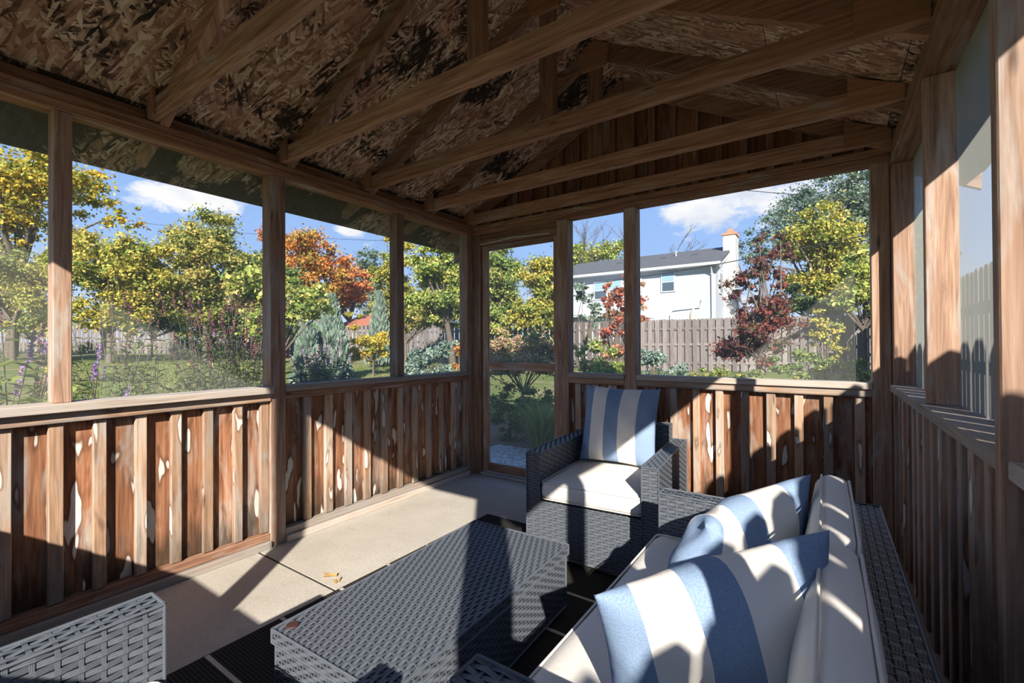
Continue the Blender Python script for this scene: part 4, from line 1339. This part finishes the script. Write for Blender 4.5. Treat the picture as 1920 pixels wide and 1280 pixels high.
def stem_plant(name, label, u, d, vtop, nst, spread, pal, leaf, spike=None, nleaf=26, group='tall weeds by the left wall', asp=0.28):
    b = ground_at(u, d); H_ = at(u, vtop, d).z - b.z
    root = tag(empty(name, b), label, 'plant', group)
    chains, P, D = [], [], []
    fl = []
    for i in range(nst):
        a = random.uniform(0, 6.28); r0 = spread * 0.25 * random.random(); r1 = spread * math.sqrt(random.random())
        h = H_ * random.uniform(0.62, 1.0)
        p0 = b + Vector((math.cos(a) * r0, math.sin(a) * r0, 0)); p2 = b + Vector((math.cos(a) * r1, math.sin(a) * r1, h))
        p1 = p0.lerp(p2, 0.55) - Vector((math.cos(a), math.sin(a), 0)) * spread * 0.12
        chains.append(([p0, p1, p2], [0.005, 0.004, 0.002]))
        for k in range(nleaf):
            t_ = random.uniform(0.12, 0.97)
            q = (p0.lerp(p1, t_ * 2) if t_ < 0.5 else p1.lerp(p2, t_ * 2 - 1))
            P.append(q); D.append(Vector((random.gauss(0, 1), random.gauss(0, 1), random.uniform(-0.4, 0.7))).normalized())
        if spike is not None:
            fl.append((p2, (p2 - p1).normalized()))
    tubes_obj('stems', chains, 'bark', root, None, 4); bpy_fix(root)
    n = len(P)
    p = np.array([tuple(q) for q in P]) - np.array(tuple(b)); dr = np.array([tuple(q) for q in D])
    ss = np.cross(dr, np.array([0, 0, 1.0])); ss /= np.maximum(np.linalg.norm(ss, axis=1), 1e-6)[:, None]
    L_ = leaf * RNG.uniform(0.6, 1.3, n)[:, None]
    drop = np.zeros((n, 3)); drop[:, 2] = -0.25
    V = np.stack([p, p + dr * L_ * 0.45 + ss * L_ * asp * 0.5, p + (dr + drop) * L_, p + dr * L_ * 0.45 - ss * L_ * asp * 0.5], 1).reshape(-1, 3)
    c = np.array(pal)[RNG.integers(0, len(pal), n)] * RNG.uniform(0.75, 1.25, n)[:, None]
    C = np.ones((n, 4, 4)); C[:, :, :3] = c[:, None]
    o = bpy.data.objects.new('leaves', quads_mesh('leaves', V, np.arange(4 * n).reshape(-1, 4), 'leaf', attr=C.reshape(-1, 4)))
    link(o, root, WM[root.name]); o['kind'] = 'stuff'
    if spike is not None:
        VV, CC = [], []
        for q, dr_ in fl:
            Ls = random.uniform(0.10, 0.20)
            for k in range(46):
                f_ = random.random(); w_ = 0.016 * (1 - f_ * 0.7)
                cpt = q - b + dr_ * (f_ - 0.3) * Ls + Vector((random.gauss(0, 1), random.gauss(0, 1), random.gauss(0, 1))) * w_ * 0.6
                s1 = Vector((random.gauss(0, 1), random.gauss(0, 1), random.gauss(0, 1))).normalized() * 0.009
                s2 = s1.cross(Vector((random.gauss(0, 1), random.gauss(0, 1), 1))).normalized() * 0.009
                VV += [tuple(cpt - s1), tuple(cpt + s2), tuple(cpt + s1), tuple(cpt - s2)]
                cc = [x * random.uniform(0.7, 1.3) for x in spike]
                CC += [(*cc, 1)] * 4
        o = bpy.data.objects.new('flower_spikes', quads_mesh('flower_spikes', np.array(VV), np.arange(len(VV)).reshape(-1, 4), 'leaf', attr=np.array(CC)))
        link(o, root, WM[root.name]); o['kind'] = 'stuff'


PURPLE, BROWN, MAUVE = (0.32, 0.20, 0.42), (0.17, 0.085, 0.075), (0.42, 0.28, 0.36)
stem_plant('butterfly_bush', 'leafy butterfly bush with lilac spikes at the far left', 30, 2.75, 560, 16, 0.42, GREEN, 0.12, BROWN, 24)
stem_plant('butterfly_bush', 'low butterfly bush with purple flowers beneath the first window', -20, 2.5, 640, 15, 0.40, LIME, 0.12, PURPLE, 22)
stem_plant('tall_weed', 'sparse weed with drooping leaves behind the left post', 165, 3.5, 640, 12, 0.30, LIME, 0.12, PURPLE, 14)
stem_plant('tall_weed', 'dark leafy weed at the left of the second window', 215, 4.2, 560, 18, 0.42, DARKG, 0.10, BROWN, 26)
stem_plant('tall_weed', 'green weed in the middle of the second window', 290, 4.4, 600, 21, 0.50, GREEN, 0.10, None, 34)
stem_plant('tall_weed', 'brown-spiked hyssop clump left of the full-height post', 395, 4.6, 560, 33, 0.48, DARKG, 0.08, (0.20, 0.09, 0.09), 30)
stem_plant('tall_weed', 'purple-brown hyssop clump right against the full-height post', 455, 4.6, 570, 33, 0.45, GREEN, 0.08, (0.20, 0.08, 0.10), 30)
stem_plant('tall_weed', 'low tangle of weeds beneath the second window', 350, 3.9, 690, 27, 0.60, LIME, 0.09, None, 30)
stem_plant('tall_weed', 'leafy weed tangle low beside the full-height post', 450, 3.9, 680, 27, 0.50, GREEN, 0.09, None, 34)
stem_plant('tall_weed', 'dark weed just right of the full-height post', 555, 4.6, 640, 21, 0.36, DARKG, 0.11, None, 30)
stem_plant('tall_weed', 'dark weed with narrow leaves in the third window', 600, 4.9, 655, 18, 0.32, DARKG, 0.11, MAUVE, 28)
stem_plant('tall_weed', 'short dark weed left of the third post', 645, 4.8, 660, 10, 0.14, DARKG, 0.12, None, 26)


def grass_clump(name, label, u, d, vtop, n, spread, pal):
    b = ground_at(u, d); H_ = at(u, vtop, d).z - b.z
    root = tag(empty(name, b), label, 'grass clump')
    a = RNG.random(n) * 6.283; r = spread * np.sqrt(RNG.random(n)); h = H_ * RNG.uniform(0.5, 1.0, n)
    z0 = np.zeros(n)
    p0 = np.stack([np.cos(a) * r * 0.3, np.sin(a) * r * 0.3, z0], 1)
    p1 = np.stack([np.cos(a) * r * 0.6, np.sin(a) * r * 0.6, h * 0.7], 1)
    p2 = np.stack([np.cos(a) * r * 1.3, np.sin(a) * r * 1.3, h], 1)
    s = np.stack([-np.sin(a), np.cos(a), z0], 1) * 0.004
    V = np.stack([p0 - s, p0 + s, p1 + s, p1 - s, p1 - s, p1 + s, p2 + s * 0.2, p2 - s * 0.2], 1).reshape(-1, 3)
    c = np.array(pal)[RNG.integers(0, len(pal), n)]
    C = np.ones((n, 8, 4)); C[:, :, :3] = c[:, None]
    o = bpy.data.objects.new('blades', quads_mesh('blades', V, np.arange(8 * n).reshape(-1, 4), 'leaf', attr=C.reshape(-1, 4)))
    link(o, root, WM[root.name]); o['kind'] = 'stuff'


grass_clump('ornamental_grass', 'fountain grass clump seen through the lower door screen', 1015, 5.3, 745, 700, 0.34, LIME)
grass_clump('ornamental_grass', 'small grass tuft by the right fence below the back window', 1310, 8.0, 690, 500, 0.4, GREEN)

# low silvery ground cover between gravel and bushes
gcv = []
for k in range(26):
    gcv.append((random.uniform(-3.0, -1.0), random.uniform(4.5, 5.2), -0.02))
foot = ground_at(980, 4.9)
o = bpy.data.objects.new('ground_cover', None)
V, C = leaf_arrays(np.array(gcv), np.array([(0.20, 0.16, 0.10)] * len(gcv)), 5200, 0.055, SILVER, upbias=0.9)
me = quads_mesh('ground_cover', V, np.arange(len(V)).reshape(-1, 4), 'leaf', attr=C)
o = bpy.data.objects.new('ground_cover', me); link(o)
tag(o, 'low silvery ground cover along the gravel outside the door', 'ground cover', None, 'stuff')

# short grass blades on the nearer lawn
n = 42000
dd = RNG.uniform(5.0, 20.0, n); uu = RNG.uniform(90, 760, n)
ctr = np.array([tuple(ground_at(float(a), float(b))) for a, b in zip(uu, dd)])
aa = RNG.random(n) * 6.283
hh = RNG.uniform(0.04, 0.09, n)
s = np.stack([np.cos(aa), np.sin(aa), np.zeros(n)], 1) * 0.010
tip = ctr + np.stack([RNG.normal(0, 0.02, n), RNG.normal(0, 0.02, n), hh], 1)
V = np.stack([ctr - s, ctr + s, tip], 1).reshape(-1, 3)
c = np.array(((0.12, 0.18, 0.045), (0.19, 0.24, 0.06), (0.27, 0.26, 0.10)))[RNG.integers(0, 3, n)]
C = np.ones((n, 3, 4)); C[:, :, :3] = c[:, None]
me = quads_mesh('lawn_grass', V, np.arange(3 * n).reshape(-1, 3), 'leaf', attr=C.reshape(-1, 4))
o = bpy.data.objects.new('lawn_grass', me); link(o)
tag(o, 'short green lawn grass left of the porch', 'grass', None, 'stuff')

# ------------------------------------------------------------------ fences
def dog_ear_mesh(w_, h_, th):
    e = 0.035
    prof = [(-w_ / 2, 0), (w_ / 2, 0), (w_ / 2, h_ - e), (w_ / 2 - e, h_), (-w_ / 2 + e, h_), (-w_ / 2, h_ - e)]
    n_ = len(prof)
    V = [(x, -th / 2, z) for x, z in prof] + [(x, th / 2, z) for x, z in prof]
    F = [list(range(n_)), list(range(n_, 2 * n_))[::-1]] + [[i, n_ + i, n_ + (i + 1) % n_, (i + 1) % n_] for i in range(n_)]
    uvs = []
    for f in F:
        for i in f: uvs.append((V[i][2], V[i][0] + V[i][1]))
    return make_mesh('board', V, F, 'fence_wood', uvs=uvs)


def fence(label, p0, p1, h_=1.83, pitch=0.17, w_=0.14, both=True, th=0.016, group='board fences around the garden', z0=None):
    p0, p1 = Vector((*p0, 0)), Vector((*p1, 0))
    d = p1 - p0; L_ = d.length; x = d.normalized(); nrm = Vector((-x.y, x.x, 0))
    rz = math.atan2(x.y, x.x)
    zf = (lambda q: gz(q.x, q.y)) if z0 is None else (lambda q: z0)
    root = tag(empty('privacy_fence', (p0.x, p0.y, zf(p0))), label, 'fence', group)
    me = dog_ear_mesh(w_, h_, th)
    n_ = int(L_ / pitch)
    for i in range(n_):
        q = p0 + x * (i + 0.5) * pitch
        side = -1 if (both and i % 2) else 1
        o = bpy.data.objects.new('board', me)
        pos = q + nrm * side * (0.022 + th / 2 if both else 0.022 + th / 2)
        link(o, root, Matrix.Translation((pos.x, pos.y, zf(q) + 0.02 + jit(0.012))) @ Matrix.Rotation(rz, 4, 'Z') @ Matrix.Rotation(jit(0.006), 4, 'Y'))
    seg = 2.4
    k = 0
    while k * seg < L_ - 0.1:
        a, b = p0 + x * k * seg, p0 + x * min((k + 1) * seg, L_)
        for zr in (0.3, 0.95, 1.5):
            bar('rail', (a.x, a.y, zf(a) + zr), (b.x, b.y, zf(b) + zr), 0.038, 0.089, 'fence_wood', root)
        a2 = a
        box('post', (a2.x - 0.021, a2.y - 0.021, zf(a) - 0.1), (a2.x + 0.021, a2.y + 0.021, zf(a) + 1.75), 'fence_wood', root)
        k += 1


A_ = at(1645, 592, 14.2); B_ = at(1195, 597, 16.6); C_ = at(880, 602, 23.5); D_ = at(640, 604, 27.5); E_ = at(-160, 606, 31)
fence('weathered grey fence across the back of the yard below the white house', (B_.x, B_.y), (A_.x, A_.y), pitch=0.125)
fence('grey fence stretch behind the bushes seen through the door', (C_.x, C_.y), (B_.x, B_.y), pitch=0.16)
fence('shaded fence stretch beyond the silvery shrub', (D_.x, D_.y), (C_.x, C_.y), pitch=0.15)
fence('distant fence stretch across the lawn at the far left', (E_.x, E_.y), (D_.x, D_.y), pitch=0.16, w_=0.14)
fence('tall side fence close outside the right wall', (1.13, -5.2), (1.30, 17.9), pitch=0.172, w_=0.14, both=False, th=0.014, z0=-0.02)

# ------------------------------------------------------------------ neighbouring houses
HY = 26.0
hx0, hx1 = -14.2, -4.80
he, hb = 5.30, 0.35
hs = tag(empty('white_house', ((hx0 + hx1) / 2, HY + 3.5, hb)), 'white sided two-storey house with dark roof behind the back fence', 'house')
box('wall', (hx0, HY, hb - 0.2), (hx1, HY + 7, he), 'siding', hs)
rh = 1.45
P = [(HY - 0.45, he + 0.02), (HY + 3.5, he + 0.02 + rh), (HY + 7.45, he + 0.02), (HY + 7.45, he + 0.16), (HY + 3.5, he + 0.16 + rh), (HY - 0.45, he + 0.16)]
prism('roof', P, 0, hx0 - 0.4, hx1 + 0.35, 'roof_shingle', hs)
prism('gable_wall', [(HY + 0.01, he + 0.001), (HY + 6.99, he + 0.001), (HY + 3.5, he + rh - 0.02)], 0, hx1 - 0.15, hx1 - 0.001, 'siding', hs)
box('gutter', (hx0 - 0.4, HY - 0.56, he - 0.02), (hx1 + 0.35, HY - 0.455, he + 0.12), 'white_trim', hs)
box('soffit', (hx0 - 0.4, HY - 0.45, he - 0.03), (hx1 + 0.35, HY - 0.002, he + 0.018), 'white_trim', hs)
for s0, s1 in (((HY - 0.45, he), (HY + 3.5, he + rh)), ((HY + 3.5, he + rh), (HY + 7.45, he))):
    bar('rake_board', (hx1 + 0.30, s0[0], s0[1] - 0.08), (hx1 + 0.30, s1[0], s1[1] - 0.08), 0.05, 0.18, 'white_trim', hs)
box('chimney', (hx1 + 0.002, HY + 2.2, hb - 0.2), (hx1 + 0.65, HY + 3.3, he + rh + 0.55), 'brick_white', hs)
ch = box('chimney_cap', (hx1 - 0.05, HY + 2.15, he + rh + 0.551), (hx1 + 0.70, HY + 3.35, he + rh + 0.68), 'terracotta', hs)
box('chimney_pot', (hx1 + 0.18, HY + 2.5, he + rh + 0.681), (hx1 + 0.48, HY + 2.95, he + rh + 0.95), 'terracotta', hs)
for (x0, x1, z0, z1) in ((-11.75, -10.85, 3.85, 5.0), (-10.75, -9.9, 3.85, 5.0), (-9.25, -8.75, 3.95, 5.05), (-7.65, -6.85, 4.05, 5.2), (-6.8, -5.9, 1.3, 2.55)):
    fr = box('window', (x0, HY - 0.06, z0), (x1, HY - 0.001, z1), 'white_trim', hs)
    zm = (z0 + z1) / 2
    for a, b, mt in ((zm + 0.03, z1 - 0.07, 'blind'), (z0 + 0.07, zm - 0.03, 'pane_glass')):
        box('pane', (x0 + 0.08, HY - 0.075, a), (x1 - 0.08, HY - 0.0605, b), mt, fr)
for (y0, z0) in ((HY + 0.9, 3.9), (HY + 5.2, 3.9)):
    fr = box('window', (hx1 + 0.001, y0, z0), (hx1 + 0.06, y0 + 0.8, z0 + 1.2), 'white_trim', hs)
    box('pane', (hx1 + 0.0605, y0 + 0.08, z0 + 0.08), (hx1 + 0.075, y0 + 0.72, z0 + 1.12), 'pane_glass', fr)
tubes_obj('downspout', [([(hx1 - 0.15, HY - 0.5, he), (hx1 - 0.15, HY - 0.08, he - 0.45), (hx1 - 0.15, HY - 0.05, hb)], [0.05, 0.05, 0.05])], 'white_trim', hs)
tubes_obj('conduit', [([(-7.15, HY - 0.05, 0.6), (-7.15, HY - 0.05, 2.75), (-7.0, HY - 0.05, 3.0), (-5.6, HY - 0.05, 3.1), (-5.5, HY - 0.05, 3.5)], [0.03] * 5)], 'grey_pipe', hs)
for x in (-11.0, -8.2, -6.4):
    box('roof_vent', (x, HY + 1.8, he + 0.85), (x + 0.3, HY + 2.1, he + 1.08), 'dark_metal', hs)
tubes_obj('vent_pipe', [([(-7.4, HY + 2.2, he + 0.8), (-7.4, HY + 2.2, he + 1.45)], [0.04, 0.04])], 'grey_pipe', hs)

# low white garage left of the house
q0, q1 = at(1000, 600, 24), at(1125, 600, 22)
ga = tag(empty('white_garage', ((q0.x + q1.x) / 2, HY - 3, 0.3)), 'low white garage with a flat roof edge left of the white house', 'garage')
gx0, gx1, gy = q0.x, hx0 + 6.0, 21.6
box('wall', (gx0, gy, 0.1), (gx0 + 4.6, gy + 3.4, 2.55), 'siding', ga)
box('roof', (gx0 - 0.3, gy - 0.4, 2.551), (gx0 + 4.9, gy + 3.7, 2.95), 'white_trim', ga)
box('door_panel', (gx0 + 1.0, gy - 0.05, 0.3), (gx0 + 3.4, gy - 0.001, 2.2), 'grey_wall', ga)

# low house with red roof, far left of centre
q = at(680, 590, 34)
rh_ = tag(empty('red_roof_house', (q.x, q.y, 0.6)), 'low grey house with a red roof behind the rust-red maple', 'house')
box('wall', (q.x - 2.6, q.y, 0.4), (q.x + 2.6, q.y + 4, 2.6), 'grey_wall', rh_)
prism('roof', [(q.y - 0.4, 2.601), (q.y + 4.4, 2.601), (q.y + 2, 3.6)], 0, q.x - 3.0, q.x + 3.0, 'red_roof', rh_)
fr = box('window', (q.x - 0.6, q.y - 0.06, 1.3), (q.x + 0.5, q.y - 0.001, 2.3), 'white_trim', rh_)
box('pane', (q.x - 0.5, q.y - 0.075, 1.4), (q.x + 0.4, q.y - 0.0605, 2.2), 'pane_glass', fr)

# closed patio umbrella by the house
q = at(1300, 596, 21.5)
um = tag(empty('patio_umbrella', (q.x, q.y, gz(q.x, q.y))), 'closed beige patio umbrella showing above the back fence', 'umbrella')
zb_ = gz(q.x, q.y)
tubes_obj('pole', [([(q.x, q.y, zb_), (q.x, q.y, 2.9)], [0.025, 0.025])], 'grey_pipe', um, None, 8)
tubes_obj('canopy', [([(q.x, q.y, 1.3), (q.x, q.y, 1.9), (q.x, q.y, 2.55), (q.x, q.y, 2.85)], [0.22, 0.25, 0.15, 0.03])], 'canvas_beige', um, None, 10)

# overhead wires
def wire(label, pts, r=0.012):
    P = []
    for i in range(len(pts) - 1):
        a, b = Vector(pts[i]), Vector(pts[i + 1])
        for k in range(10):
            f_ = k / 10
            P.append(a.lerp(b, f_) - Vector((0, 0, (b - a).length * 0.012 * 4 * f_ * (1 - f_))))
    P.append(Vector(pts[-1]))
    o = tubes_obj('overhead_wire', [(P, [r] * len(P))], 'wire', None, None, 5)
    tag(o, label, 'wire', 'overhead wires')


wire('overhead wire crossing the top of the wide back window', [at(1200, 335, 16), at(1700, 377, 13)])
wire('upper of the two overhead wires in front of the golden-green tree', [at(1060, 538, 22), at(1700, 425, 13)], 0.016)
wire('lower of the two overhead wires in front of the golden-green tree', [at(1530, 462, 15), at(1700, 438, 13)])
wire('overhead wire above the orange maple at left', [at(270, 418, 30), at(760, 452, 28)])
